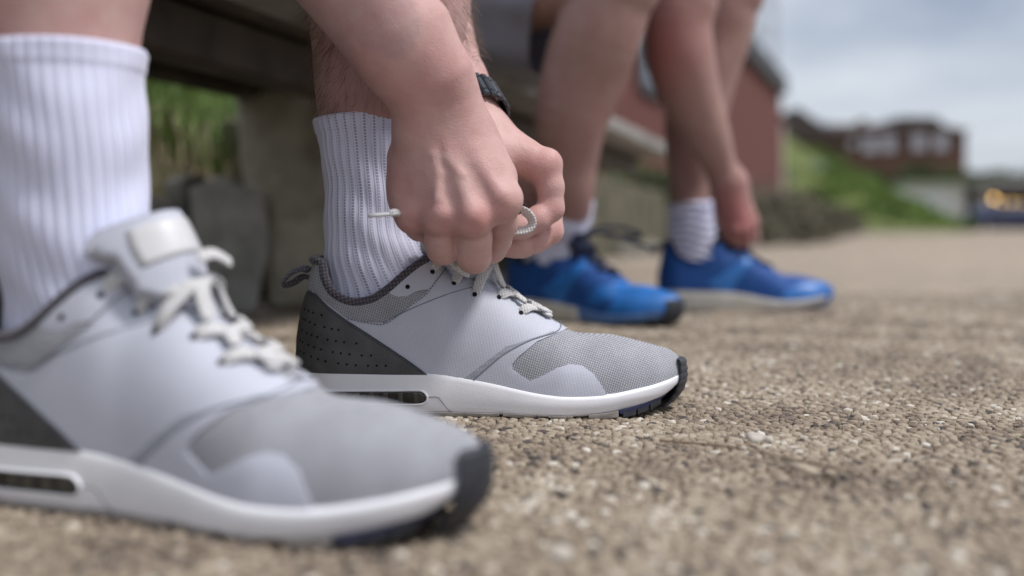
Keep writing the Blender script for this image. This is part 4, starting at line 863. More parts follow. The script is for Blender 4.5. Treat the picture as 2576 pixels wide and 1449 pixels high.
def stones(name, cell, x0, x1, y0, y1, cond, seed, rmin, rmax, hmin, hmax, tones=None):
    rg = np.random.default_rng(seed); nx, ny = int((x1-x0)/cell), int((y1-y0)/(cell*.87))
    gx, gy = np.meshgrid(np.arange(nx), np.arange(ny), indexing='ij'); x = x0+(gx+(gy % 2)*.5)*cell; y = y0+gy*cell*.87
    x = x.ravel()+rg.uniform(-.36, .36, x.size)*cell; y = y.ravel()+rg.uniform(-.36, .36, y.size)*cell; k = cond(x, y); x, y = x[k], y[k]; n = len(x); m = 8
    a = np.arange(m)/m*2*np.pi+rg.uniform(0, 6.28, (n, 1))+rg.uniform(-.22, .22, (n, m)); rad = rg.uniform(rmin, rmax, (n, 1))*cell*rg.uniform(.74, 1.16, (n, m))
    el = rg.uniform(.7, 1.0, (n, 1)); ph = rg.uniform(0, 3.14, (n, 1)); ca, sa = np.cos(a-ph), np.sin(a-ph)*el; dx = rad*(ca*np.cos(ph)-sa*np.sin(ph)); dy = rad*(ca*np.sin(ph)+sa*np.cos(ph))
    h = rg.uniform(hmin, hmax, (n, 1)); tx, ty = rg.normal(0, .12, (n, 1)), rg.normal(0, .12, (n, 1)); V = np.zeros((n, 3*m+1, 3))
    for r_, (sc, hz_) in enumerate(((1.04, -1.), (.96, .55), (.62, 1.0))):
        sl = slice(r_*m, (r_+1)*m); V[:, sl, 0] = x[:, None]+dx*sc; V[:, sl, 1] = y[:, None]+dy*sc
        V[:, sl, 2] = -.006 if r_ == 0 else h*hz_-.0004+(dx*tx+dy*ty)*sc+rg.normal(0, .00022, (n, m))
    V[:, -1, 0] = x; V[:, -1, 1] = y; V[:, -1, 2] = h[:, 0]*1.06
    base = (np.arange(n)*(3*m+1))[:, None, None]; j = np.arange(m); j2 = (j+1) % m
    f = np.concatenate([np.stack([r_*m+j, r_*m+j2, (r_+1)*m+j2, (r_+1)*m+j], 1) for r_ in (0, 1)]); tri = np.stack([2*m+j, 2*m+j2, np.full(m, 3*m)], 1)
    Fq = (f[None]+base).reshape(-1, 4); Ft = (tri[None]+base).reshape(-1, 3)
    me = bpy.data.meshes.new(name); VV = V.reshape(-1, 3); me.vertices.add(len(VV)); me.vertices.foreach_set('co', VV.astype(np.float32).ravel())
    li = np.concatenate([Fq.ravel(), Ft.ravel()]).astype(np.int32); me.loops.add(len(li)); me.loops.foreach_set('vertex_index', li)
    ls = np.concatenate([np.arange(len(Fq))*4, len(Fq)*4+np.arange(len(Ft))*3]).astype(np.int32); lt = np.concatenate([np.full(len(Fq), 4), np.full(len(Ft), 3)]).astype(np.int32)
    me.polygons.add(len(ls)); me.polygons.foreach_set('loop_start', ls); me.polygons.foreach_set('loop_total', lt); me.update(calc_edges=True)
    me.materials.append(M['stone']); tn = np.clip(rg.normal(.52, .17, n)+.12*np.sin(x*13+y*17+2*np.sin(y*9))+.07*np.sin(x*47-y*33+3*np.sin(x*11)), 0, .95); wh = rg.random(n); tn[wh > .985] = 1.0; tn[wh < .03] = .05
    if tones: tn = np.clip(tn+tones, 0, 1)
    at = me.attributes.new('tone', 'FLOAT', 'POINT'); at.data.foreach_set('value', np.repeat(tn, 3*m+1).astype(np.float32))
    o = bpy.data.objects.new(name, me); COL.objects.link(o); tag(o, kind='stuff'); return o
vis = lambda x, y: (x < .535*y+.24) & (x > -.535*y-.06)
mesh('path', [(-.6, .15, -.0030), (.42, .15, -.0030), (1.50, 2.3, -.0030), (-.6, 2.3, -.0030)], [(0, 1, 2, 3)], M['grout'])['kind'] = 'structure'
stones('gravel', .0068, -.32, .97, .30, 1.35, vis, 5, .46, .70, .0003, .0014)
stones('gravel', .0095, -.45, 1.45, 1.345, 2.3, vis, 6, .42, .66, .0004, .0018)
stones('grit', .0052, -.30, .60, .34, 1.10, lambda x, y: vis(x, y) & (np.random.default_rng(3).random(x.size) < .3), 9, .10, .22, .0004, .0013, .08)
# pale pebbles and dry twigs lying on it
def pebble(c, r, seed, label, mat='pale'):
    rg = random.Random(seed); b = Body(); b.group(.004, .004)
    for k in range(5): a = (c[0]+rg.uniform(-.6, .6)*r[0], c[1]+rg.uniform(-.6, .6)*r[1], c[2]+r[2]*.3); b.cap(a, (a[0]+rg.uniform(-.3, .3)*r[0], a[1]+rg.uniform(-.3, .3)*r[1], a[2]), r[2]*.9, r[2]*.7)
    v, f = b.polygonise(.0012, (c[0]-.04, c[1]-.04, -.004), (c[0]+.04, c[1]+.04, .03)); o = mesh('pebble', v, f, M['pebble']); tag(o, label, 'pebble'); return o
M['pebble'] = simple('pale_stone', (.46, .42, .37), .8, .15, 80, .5, 400, .001)
pebble((.175, .700, 0), (.014, .008, .0040), 1, 'flat pale stone set in the path in front of the sharp trainer toe')
pebble((.020, .452, 0), (.007, .005, .0030), 2, 'small pale pebble near the bottom edge beside the foreground trainer')
M['twig'] = simple('dry_twig', (.19, .14, .095), .85, .4, 90, .6, 400, .001)
M['straw'] = simple('dry_leaf', (.40, .34, .26), .85, .3, 90, .5, 300, .001)
tw = empty('twig', (.17, .60, 0)); tag(tw, 'dry forked twig with a papery leaf lying on the gravel path', 'twig')
def G(u, v, z=.003): Y = (.15-z)*F/(v-572); return np.array([(u-1288)/F*Y, Y, z])
for pts, r in (([(1660,1108,.004), (1760,1116,.005), (1860,1128,.006), (1960,1150,.006)], .0009), ([(1960,1150,.006), (2080,1172,.005), (2150,1195,.004), (2172,1228,.003)], .0008), ([(1860,1095,.009), (1890,1120,.006), (1960,1160,.005)], .0007)):
    l = cr([G(*p) for p in pts], 8); mb = MB(); mb.tube(l-np.array(tw.location), np.linspace(r, r*.6, len(l)), 6); mb.build('stem', M['twig'], tw, True)
lf = [G(1960,1160,.004), G(2000,1168,.006), G(2060,1190,.005), G(2110,1212,.003), G(2050,1200,.003), G(1995,1182,.003)]
mb = MB(); c_ = sum(lf)/6+np.array([0, 0, .003]); mb.add([p-np.array(tw.location) for p in lf]+[c_-np.array(tw.location)], [(i, (i+1) % 6, 6) for i in range(6)]); o = mb.build('leaf', M['straw'], tw, True); md = o.modifiers.new('thick', 'SOLIDIFY'); md.thickness = .0008

# ------------------------------------------------------------------ bench along the path (runs away to the right)
BD = np.array([.324, 1.0]); BD /= np.linalg.norm(BD); BN = np.array([BD[1], -BD[0]])          # along, and towards the path
brot = -math.atan2(BD[0], BD[1])                                                             # local y = along
B0 = np.array([0.0, 1.845])                                                                   # a point on the seat's front edge
def bl(a, n, z): p = B0+BD*a+BN*n; return (p[0], p[1], z)
M['wood'] = simple('weathered_brown_wood', (.040, .028, .020), .7, .4, 12, .5, 120, .002, tint=(.075, .058, .042))
M['woodgrey'] = simple('silver_grey_wood', (.21, .20, .185), .75, .3, 12, .5, 120, .002, tint=(.33, .32, .30))
M['conc'] = simple('rough_mossy_concrete', (.33, .295, .22), .9, .35, 14, 1.0, 90, .006, tint=(.46, .42, .34))
M['mosswall'] = simple('mossy_dark_concrete', (.055, .05, .03), .95, .4, 6, .8, 60, .006, tint=(.15, .135, .085))
bench = empty('bench', bl(0, 0, 0), brot); tag(bench, 'long slatted wooden bench on concrete supports the two people sit on', 'bench')
def on_bench(mb, name, mat, ang=None, parent=None): return mb.build(name, mat, bench if parent is None else parent, ang=ang)
for k in range(4):
    mb = MB(); mb.box((-.052-k*.112, -.0, .432), (.098, 4.1, .040), 0, .006); on_bench(mb, 'slat', M['woodgrey'] if k == 0 else M['wood'], 35)
mb = MB(); mb.box((-.170, 0, .378), (.060, 4.0, .062), 0, .005); on_bench(mb, 'rail', M['wood'], 35)
mb = MB(); mb.box((-.44, 0, .397), (.05, 4.0, .028), 0, .005); on_bench(mb, 'rail', M['wood'], 35)
for a in (-1.75, -.10, 1.66):
    mb = MB(); mb.prism([(-.40, a-.09, 0), (-.27, a-.09, 0), (-.265, a-.09, .12), (-.205, a-.09, .345), (-.24, a-.09, .405), (-.475, a-.09, .405), (-.46, a-.09, .25)], (0, 1, 0), .17); o = on_bench(mb, 'support', M['conc'], 30)
    md = o.modifiers.new('bev', 'BEVEL'); md.width = .014; md.segments = 2

# ------------------------------------------------------------------ low wall, timber boards and the planted bank behind the bench
wall = empty('low_wall', bl(0, -.50, 0), brot); tag(wall, 'low mossy concrete retaining wall running behind the bench', 'wall')
rg = random.Random(4); y_ = .10
while y_ < 8.5:
    L_ = rg.uniform(.9, 1.3); mb = MB(); mb.box((-.10+rg.uniform(-.006, .006), y_+L_/2, .19), (.20, L_-.012, .40+rg.uniform(-.01, .01)), 0, .012); mb.build('block', M['mosswall'], wall, ang=30); y_ += L_
mb = MB(); mb.box((-.12, 4.3, .10), (.17, 8.2, .30)); mb.build('core', M['mosswall'], wall)
bw = empty('timber_edging', bl(-1.3, -.56, 0), brot); tag(bw, 'row of upright grey weathered timber boards holding back the grass bank', 'edging')
M['board'] = simple('grey_timber', (.085, .083, .075), .85, .4, 9, .6, 90, .003, tint=(.20, .195, .18))
y_ = .1
while y_ < 1.26:
    wd = rg.uniform(.10, .17); hh = rg.uniform(.20, .25); n_ = 7; prof_ = [(-wd/2+.004, -.02), (wd/2-.004, -.02)]+[(wd/2*math.cos(t_)*.97, hh-.03+.03*math.sin(t_)) for t_ in np.linspace(0, math.pi, n_)]
    mb = MB(); mb.prism([(-.02+rg.uniform(-.008, .008), y_+wd/2+p, q) for p, q in prof_], (-1, 0, 0), .035); o = mb.build('board', M['board'], bw, ang=30); y_ += wd
lean = MB(); lean.prism([(0, -.055, .0), (0, .035, .0), (0, .06, .12), (0, .05, .21), (0, -.03, .235), (0, -.075, .22)], (-1, 0, 0), .03); o = lean.build('leaning_board', simple('pale_grey_timber', (.30, .295, .27), .85, .3, 20, .5, 90, .002, tint=(.40, .39, .36)), None, ang=30)
o.location = bl(-.24, -.435, 0); o.rotation_euler = (0, 0, brot-.9); tag(o, 'pale grey tapered timber board leaning beside the concrete bench support', 'board')
M['soil'] = simple('dark_soil', (.04, .035, .02), .95, .4, 5, .8, 40, .01, tint=(.09, .08, .04))
M['grassy'] = simple('grassy_turf', (.05, .085, .012), .9, .5, 3, 1.0, 30, .02, tint=(.13, .20, .03))
# bank profile behind the wall: grid in (along, across)
def bank_h(a, n):     # n = metres behind the seat front, towards the bank
    s0 = np.clip((n-.60)/.9, 0, 1); rise = .22+.0*a; far = np.clip((a-6)/10, 0, 1)
    h = rise+.55*s0*s0*(3-2*s0)+.10*np.clip(n-1.6, 0, 9)*(1-.3*far); h = h+.05*np.sin(a*2.1+n*3)+.03*np.sin(a*5.3-n*4.1); return h
na, nn_ = 160, 40; A_ = np.linspace(-3.2, 46, na)**1.0; Nn = np.concatenate([[.64], np.linspace(.66, 6, nn_-1)]); V = np.zeros((na, nn_, 3))
for i, a in enumerate(A_):
    h = bank_h(a, Nn)*np.interp(a, [0, 30, 44, 46], [1, 1, .6, .05]); h[0] = 0
    p = B0[None]+BD[None]*a-BN[None]*Nn[:, None]*1.0; V[i, :, :2] = p; V[i, :, 2] = h
o = mesh('grass_bank', V.reshape(-1, 3), grid_faces(na, nn_), M['soil']); o['kind'] = 'structure'
def blades(name, pts, hmin, hmax, wid, mats, seed, lean_=.5, label=None):
    rg_ = np.random.default_rng(seed); n = len(pts); h = rg_.uniform(hmin, hmax, n); a = rg_.uniform(0, 6.28, n); l_ = rg_.uniform(.1, 1, n)*lean_*h
    d = np.stack([np.cos(a), np.sin(a), np.zeros(n)], 1); s_ = np.stack([-np.sin(a), np.cos(a), np.zeros(n)], 1); V = []
    for t, w_ in ((0, 1), (.4, .85), (.75, .55)):
        c = pts+d*(l_*t*t)[:, None]+np.array([0, 0, 1])*(h*t*(1-.2*t))[:, None]
        V += [c-s_*wid*w_/2, c+s_*wid*w_/2]
    V.append(pts+d*l_[:, None]+np.array([0, 0, 1])*(h*.8)[:, None]); V = np.stack(V, 1)
    b_ = (np.arange(n)*7)[:, None, None]; q = np.concatenate([(np.array([[0, 1, 3, 2], [2, 3, 5, 4]])[None]+b_).reshape(-1, 4)]); t3 = (np.array([[4, 5, 6, 6]])[None]+b_).reshape(-1, 4)
    fs = [tuple(r) for r in q]+[tuple(r[:3]) for r in t3]; o = mesh(name, V.reshape(-1, 3), fs, mats); tag(o, kind='stuff'); return o
M['grass'] = simple('grass_blades', (.045, .095, .012), .6, .4, 4, 0, 30, tint=(.13, .22, .025)); M['drygrass'] = simple('dry_grass', (.17, .13, .075), .8, .3, 5, 0, 30, tint=(.28, .23, .14))
rg2 = np.random.default_rng(8)
def scatter(n, a0, a1, n0, n1):
    a = rg2.uniform(a0, a1, n); m = rg2.uniform(n0, n1, n); p = B0[None]+BD[None]*a[:, None]-BN[None]*m[:, None]; return np.concatenate([p, (bank_h(a, m)-.01)[:, None]], 1)
blades('grass', scatter(26000, -2.4, 1.0, .66, 2.6), .07, .20, .006, M['grass'], 1)
blades('dry_grass', scatter(2500, -2.2, .4, .62, .95), .05, .16, .004, M['drygrass'], 2, 1.3)
blades('grass', scatter(9000, 2.0, 12, .75, 2.6), .05, .14, .010, M['grass'], 3)
M['weed'] = simple('weed_leaf', (.05, .11, .02), .6, .3, 20, .2, 60, tint=(.10, .19, .03))
def weed(x, y, z, h, n, label, seed, w_=.02):
    rg_ = random.Random(seed); o = empty('weed', (x, y, z)); tag(o, label, 'weed')
    for k in range(n):
        a = rg_.uniform(0, 6.28); ln = h*rg_.uniform(.6, 1.1); pts = [np.array([0, 0, 0.])]; d = np.array([math.cos(a)*.35, math.sin(a)*.35, 1.])
        for j in range(6): d = d+np.array([math.cos(a)*.16, math.sin(a)*.16, -.12]); pts.append(pts[-1]+d/np.linalg.norm(d)*ln/6)
        pts = np.array(pts); nr = np.cross(np.gradient(pts, axis=0), [-math.sin(a), math.cos(a), 0]); v, f = ribbon(pts, nr, np.array([.3, .8, 1, 1, .8, .5, .1])*w_, .002, 6); mesh('leaf', v, f, M['weed'], o)
weed(*bl(1.5, -.50, 0), .30, 14, 'tuft of green weeds at the foot of the low wall behind the blue trainers', 5)
# rubble and scrub at the foot of the wall further along
M['rubble'] = simple('grey_rubble', (.12, .11, .09), .9, .4, 8, .8, 60, .01, tint=(.24, .225, .19)); M['scrub'] = simple('dark_scrub_leaf', (.04, .05, .02), .8, .5, 5, 0, 30, tint=(.10, .11, .05))
def blob_rock(name, c, r, seed, mat, cat=None, label=None, group=None):
    rg_ = random.Random(seed); V = []; n, m = 7, 9
    for i in range(n):
        th = math.pi*(i+.5)/n*.62
        for j in range(m):
            a = 2*math.pi*j/m; k = rg_.uniform(.78, 1.12); V.append((math.sin(th)*math.cos(a)*r[0]*k, math.sin(th)*math.sin(a)*r[1]*k, (math.cos(th)-.35)*r[2]*k))
    o = mesh(name, V, [tuple(q) for q in grid_faces(n, m, True)]+[tuple(range(m-1, -1, -1)), tuple((n-1)*m+j for j in range(m))], mat, smooth=False); o.location = c; tag(o, label, cat, group); return o
def leaf_cloud(name, clumps, n, size, mat, seed, parent=None):
    """many small leaf faces gathered in clumps through a crown's volume"""
    rg_ = np.random.default_rng(seed); cl = np.array(clumps); k = rg_.integers(0, len(cl), n); c, r = cl[k, :3], cl[k, 3:6]
    d = rg_.normal(size=(n, 3)); d /= np.linalg.norm(d, axis=1)[:, None]; p = c+d*r*(rg_.uniform(.35, 1, (n, 1))**.5)*rg_.uniform(.85, 1.12, (n, 1))
    a = rg_.normal(size=(n, 3)); a /= np.linalg.norm(a, axis=1)[:, None]; b = np.cross(a, rg_.normal(size=(n, 3))); b /= np.linalg.norm(b, axis=1)[:, None]; s_ = size*rg_.uniform(.6, 1.4, (n, 1))
    V = np.stack([p-a*s_, p+b*s_*.55, p+a*s_, p-b*s_*.55], 1).reshape(-1, 3); f = np.arange(n*4).reshape(n, 4); return mesh(name, V, f, mat, parent, smooth=False)
def bush(name, c, r, label, seed, mat, group=None, n=1400, size=.05, cat='bush'):
    rg_ = random.Random(seed); o = empty(name, c); tag(o, label, cat, group); cl = []
    for _ in range(9): cl.append((rg_.uniform(-.7, .7)*r[0], rg_.uniform(-.7, .7)*r[1], rg_.uniform(.25, .9)*r[2], r[0]*.42, r[1]*.42, r[2]*.38))
    f = leaf_cloud('foliage', cl, n, size, mat, seed, o); mb = MB()
    for q in cl[:5]: mb.tube(cr([(0, 0, -.05), (q[0]*.4, q[1]*.4, q[2]*.5), q[:3]], 3), .02*r[2], 5)
    tag(mb.build('branch', M['twig'], o), kind='stuff'); return o
rr = random.Random(3); k = 0
for a in np.arange(3.2, 10, .34):
    x, y, z = bl(a, rr.uniform(-.52, -.30), 0); s_ = rr.uniform(.05, .12); blob_rock('rock', (x, y, z+s_*.2), (s_, s_*1.2, s_*.9), int(a*100), M['rubble'], 'rock', 'grey rubble stone in the line at the foot of the bank beyond the bench', 'rubble along the bank')
nth = ('nearest', 'second nearest', 'middle', 'second farthest', 'farthest')
for i, (a, n_, r) in enumerate(((5.2, -.75, .40), (6.6, -.70, .36), (8.3, -.72, .40), (10.2, -.7, .42), (12.5, -.8, .5))):
    bush('shrub', bl(a, n_, .05), (r, r, r*1.0), nth[i]+' of the low dark shrubs trailing over the bank beyond the bench', 40+i, M['scrub'], 'low shrubs on the bank', 1600, .035)

# ------------------------------------------------------------------ brick building at the top of the bank
def brick_mat(name, c1, c2, mortar, scale=1.0):
    m, t, b = material(name, c1, .9, .2); tcn = N(t, 'ShaderNodeTexCoord'); mpn = N(t, 'ShaderNodeMapping'); mpn.inputs['Rotation'].default_value = (R(90), 0, 0); br = N(t, 'ShaderNodeTexBrick')
    sp = N(t, 'ShaderNodeSeparateXYZ'); cb = N(t, 'ShaderNodeCombineXYZ'); ad = N(t, 'ShaderNodeMath', operation='ADD'); lk = t.links.new
    lk(tcn.outputs['Object'], sp.inputs[0]); lk(sp.outputs[0], ad.inputs[0]); lk(sp.outputs[1], ad.inputs[1]); lk(ad.outputs[0], cb.inputs[0]); lk(sp.outputs[2], cb.inputs[1]); lk(cb.outputs[0], br.inputs['Vector'])
    br.inputs['Scale'].default_value = scale; br.inputs['Brick Width'].default_value = .225; br.inputs['Row Height'].default_value = .075; br.inputs['Mortar Size'].default_value = .012
    br.inputs['Color1'].default_value = (*c1, 1); br.inputs['Color2'].default_value = (*c2, 1); br.inputs['Mortar'].default_value = (*mortar, 1)
    bp = N(t, 'ShaderNodeBump'); bp.inputs['Distance'].default_value = .01; lk(br.outputs['Fac'], bp.inputs['Height']); bp.invert = True
    lk(br.outputs['Color'], b.inputs['Base Color']); lk(bp.outputs[0], b.inputs['Normal']); return m
M['brick'] = brick_mat('red_brick', (.16, .045, .038), (.12, .035, .032), (.14, .09, .08)); M['brick2'] = brick_mat('brown_brick', (.13, .055, .04), (.10, .045, .035), (.12, .09, .075))
M['slate'] = simple('dark_roof', (.035, .035, .038), .8, .3, 2, .3, 10, .02); M['fascia'] = simple('dark_fascia', (.04, .042, .045), .6, .2, 3, .1, 20)
M['render'] = simple('pale_render', (.50, .42, .38), .9, .1, 2, .3, 20, .01); M['wframe'] = simple('white_window_frame', (.50, .50, .54), .5, .05, 3)
M['glass'] = material('window_glass', (.10, .12, .15), .08, .8)[0]; M['curtain'] = simple('pale_blind', (.50, .50, .56), .8, .05, 3)
M['brownroof'] = simple('brown_tiled_roof', (.05, .036, .032), .85, .3, 2, .3, 10, .02)
d1 = np.array([.40, 1.0]); d1 /= np.linalg.norm(d1); cx0 = np.array([6.62, 24.5]); an1 = -math.atan2(d1[0], d1[1])
bh = empty('brick_building', (cx0[0], cx0[1], .60), an1); tag(bh, 'single-storey red brick building with dark roof edge at the top of the bank', 'building')
# local: y along the path (negative towards the camera), x towards the path
mb = MB(); mb.box((-2.5, -8, 1.35), (5, 16, 2.9)); mb.build('wall', M['brick'], bh)
mb = MB(); mb.box((-2.4, -8, 3.02), (5.1, 16.2, .44), 0, .02); mb.build('fascia', M['fascia'], bh)
mb = MB(); mb.prism([(-5.1, .1, 3.24), (.14, .1, 3.24), (-2.4, .1, 3.50)], (0, -1, 0), 16.4); mb.build('roof', M['slate'], bh)
mb = MB(); mb.box((-2.4, .16, 1.05), (4.9, .30, 2.1)); mb.build('end_wall', M['render'], bh)
for yy in (-13.2,):
    mb = MB(); mb.box((.02, yy, 1.75), (.08, 1.5, 1.2)); o = mb.build('window', M['fascia'], bh); mb = MB(); mb.box((.065, yy, 1.75), (.02, 1.3, 1.0)); mb.build('pane', M['glass'], o)
# lattice mast standing behind it
mast = empty('lattice_mast', (8.45, 33.0, 0)); tag(mast, 'tall pale steel lattice mast rising behind the brick building', 'mast'); M['steel'] = simple('galvanised_steel', (.60, .64, .72), .5, .1, 5)
for sx_, sy_ in ((-1, -1), (1, -1), (1, 1), (-1, 1)): mb = MB(); mb.tube([(sx_*.30, sy_*.30, 0), (sx_*.24, sy_*.24, 14)], .06, 6); mb.build('leg', M['steel'], mast)
for i in range(14):
    z0 = .6+i*.95
    for k_ in range(4):
        c_ = [(-.3, -.3), (.3, -.3), (.3, .3), (-.3, .3)]; p, q = c_[k_], c_[(k_+1) % 4]; mb = MB(); mb.tube([(p[0], p[1], z0), (q[0], q[1], z0+.95)], .04, 5); mb.build('brace', M['steel'], mast)

# ------------------------------------------------------------------ hill, houses, trees, far buildings
M['scrubgrey'] = simple('grey_green_scrub', (.06, .06, .035), .9, .5, 3, 0, 30, tint=(.20, .18, .13))
M['hill'] = simple('rough_grass_slope', (.035, .06, .012), .95, .5, .55, .6, 3, .1, tint=(.14, .17, .025)); M['bushgreen'] = simple('hedge_leaf', (.025, .05, .012), .8, .5, .8, 0, 3, tint=(.08, .12, .03))
M['bushlight'] = simple('bright_leaf', (.10, .17, .025), .8, .4, .8, 0, 3, tint=(.17, .26, .05))
xs = np.linspace(-20, 60, 100); ys = np.concatenate([np.linspace(26, 60, 34), np.linspace(63, 130, 16)]); V = []
def hill_h(x, y):
    xx = x*50/y; return float(np.interp(xx, [4, 10, 14, 16.8, 19.2, 22.2, 23], [5.0, 5.0, 4.5, 2.8, 1.6, .35, -.3]))*float(np.clip((y-27)/21, 0, 1)**.8)
for y in ys:
    for x in xs: V.append((x, y, hill_h(x, y)-.05+.14*math.sin(x*.9+y*.6)*(hill_h(x, y) > .3)))
o = mesh('hill', V, grid_faces(50, 100), M['hill']); o['kind'] = 'structure'
def far(u, v, Y): p = P(u, v, Y); return p
def house(name, label, Y, u0, u1, vt, vb, depth, wallm, roofm, wins, gable=None, roof_h=.0, rise=None):
    x0, x1 = far(u0, 0, Y)[0], far(u1, 0, Y)[0]; zt, zb = far(0, vt, Y)[2], -.5; W_, H_ = x1-x0, zt-zb
    o = empty(name, ((x0+x1)/2, Y, zb)); tag(o, label, 'house' if gable else 'apartment block')
    mb = MB(); mb.box((0, depth/2, H_/2), (W_, depth, H_)); mb.build('wall', wallm, o)
    r_ = MB()
    if gable: r_.prism([(-W_/2-.3, -.4, H_-.05), (W_/2+.3, -.4, H_-.05), (gable*W_/2, -.4, H_+roof_h)], (0, 1, 0), depth+.8); r_.build('roof', roofm, o)
    else:
        a_, b_ = W_/2+.4, .6; hh = roof_h; ins = W_*.12; v_ = [(-a_, -b_, H_+.003), (a_, -b_, H_+.003), (a_, depth+b_, H_+.003), (-a_, depth+b_, H_+.003), (-a_+ins*.5, depth*.35, H_+hh), (a_-ins, depth*.35, H_+hh), (a_-ins, depth*.65, H_+hh), (-a_+ins*.5, depth*.65, H_+hh)]
        r_.add(v_, [(3, 2, 1, 0), (0, 1, 5, 4), (1, 2, 6, 5), (2, 3, 7, 6), (3, 0, 4, 7), (4, 5, 6, 7)]); r_.build('roof', roofm, o)
    for (uc, vc, w_, h_) in wins:
        c = far(uc, vc, Y); mb = MB(); mb.box((c[0]-(x0+x1)/2, -.05, c[2]-zb), (w_, .16, h_), 0); f_ = mb.build('window', M['wframe'], o)
        for s_ in (-1, 1): mb = MB(); mb.box((c[0]-(x0+x1)/2+s_*w_*.235, -.15, c[2]-zb), (w_*.40, .05, h_*.88)); mb.build('pane', M['curtain'], f_)
    return o
house('gabled_house', 'brown brick gabled house at the left end of the far row', 95, 1984, 2112, 352, 420, 9, M['brick2'], M['brownroof'], [(2052,328,1.9,1.9)], gable=-.72, roof_h=3.1)
house('apartment_block', 'long brown brick apartment block with white windows on the hill', 108, 2104, 2430, 330, 455, 12, M['brick2'], M['brownroof'],
      [(2188,364,1.4,1.7), (2234,362,1.4,1.7), (2310,358,1.4,1.7), (2366,358,1.4,1.7), (2145,362,.8,.9)], roof_h=1.25)
house('terrace_house', 'small dark roofed house beyond the right end of the apartment block', 150, 2436, 2560, 447, 470, 10, M['render'], M['slate'], [(2470,452,1.6,1.2), (2520,452,1.6,1.2)], gable=.1, roof_h=1.2)
rgh = np.random.default_rng(21)
cl = []
while len(cl) < 90:
    y = rgh.uniform(30, 56); x = rgh.uniform(.30, .46)*y; h = hill_h(x, y)
    if h > .15: r = rgh.uniform(.25, .7); cl.append((x, y, h, r*1.3, r, r*.55))
tag(leaf_cloud('undergrowth', cl, 30000, .10, M['bushlight'], 22), kind='stuff')
cl = []
for a in np.arange(6.0, 30, .28): x, y, z = bl(a, rgh.uniform(-.75, -.1)+.045*a, 0); r = rgh.uniform(.20, .38)*(1+a*.012); cl.append((x, y, r*.45, r*1.1, r*1.1, r))
tag(leaf_cloud('scrub', cl, 26000, .035, M['scrubgrey'], 23), kind='stuff')
ab = [o for o in bpy.data.objects if o.name.startswith('apartment_block')][0]; wl = far(2428,0,108)[0]-far(2104,0,108)[0]; zt = far(0,318,108)[2]+.5
mb = MB(); mb.prism([(.02*wl, 1.0, zt-.6), (.02*wl, 1.0, zt+1.15), (.30*wl, 1.0, zt+1.15), (.44*wl, 1.0, zt-.6)], (0, 1, 0), 9); mb.build('roof', M['brownroof'], ab)
mb = MB(); mb.box((-.18*wl, 5, zt+.5), (.9, .9, 1.6)); mb.build('chimney', M['brick2'], ab)
# green panel fence partway up the slope
fc = empty('panel_fence', tuple(far(2030, 450, 40))); tag(fc, 'short pale green panel fence beside the brick building', 'fence'); M['palegreen'] = simple('pale_green_paint', (.26, .31, .22), .7, .1, 3)
for i in range(3): mb = MB(); mb.box((-.55+i*.52, 0, .32), (.49, .04, .66), 0, .01); mb.build('panel', M['palegreen'], fc)
for i in range(4): mb = MB(); mb.box((-.81+i*.52, .05, .05), (.07, .07, 1.3)); mb.build('post', M['palegreen'], fc)
rb = random.Random(12)
where = ['beside the pale fence', 'just right of the pale fence', 'below the gabled house', 'between the gabled house and the apartment block', 'left end of the row below the apartment block', 'second from the left below the apartment block', 'in the middle below the apartment block', 'under the right half of the apartment block', 'at the right corner of the apartment block', 'halfway down the slope', 'low on the slope near the white building', 'at the foot of the slope beside the white building']
for i, (u, v, Y, r) in enumerate(((2000,480,40,.8), (2045,470,44,.8), (2075,400,60,.9), (2130,440,88,1.3), (2165,452,90,1.4), (2215,460,90,1.5), (2268,458,90,1.4), (2335,446,92,1.9), (2392,450,92,1.7), (2150,500,50,.7), (2230,525,52,.6), (2330,552,54,.5))):
    c = far(u, v, Y); lt = i < 2 or i > 8
    bush('shrub' if lt else 'tree', (c[0], c[1], c[2]-r*.9), (r*1.25, r*1.1, r*1.4), ('bright green bush ' if lt else 'dark green tree ')+where[i], 60+i, M['bushlight'] if lt else M['bushgreen'], 'bushes on the slope' if lt else 'trees below the far houses', 900, r*.10, 'bush' if lt else 'tree')
for i, (u, r) in enumerate(((2450, 2.4), (2492, 2.2), (2545, 3.0), (2590, 2.8))):
    c = far(u, 470, 130); bush('tree', (c[0], c[1], c[2]-r*.9), (r*1.6, r, r*1.4), ('dark tree on the skyline right of the apartment block', 'dark low tree behind the white building roof', 'dark tree above the cafe roof', 'dark tree cut by the right edge of the frame')[i], 90+i, M['bushgreen'], 'trees on the right skyline', 800, r*.1, 'tree')
# white kiosk building with lit front
M['whitewash'] = simple('white_painted_wall', (.66, .67, .68), .8, .06, 1, .2, 8); M['lamp'] = material('warm_lamp', (1, .7, .3), .5, Emission_Color=(1, .62, .22, 1), Emission_Strength=3.5)[0]
p0 = far(2268, 582, 58); p1 = far(2462, 582, 58); top = far(0, 466, 58)[2]
ks = empty('white_building', ((p0[0]+p1[0])/2, 58, 0)); tag(ks, 'long low white building with a pale flat roof at the end of the path', 'building'); W_ = p1[0]-p0[0]
mb = MB(); mb.box((0, 3, top/2), (W_, 6, top)); mb.build('wall', M['whitewash'], ks); mb = MB(); mb.box((.2, 3, top+.07), (W_+.8, 6.8, .14), 0, .02); mb.build('roof', M['palegreen'], ks)
mb = MB(); mb.box((W_/2+.02, -.35, top*.48), (.42, .42, top*.96), 0, .02); mb.build('pillar', M['wframe'], ks)
q0, q1 = far(2470, 0, 56)[0], far(2700, 0, 56)[0]
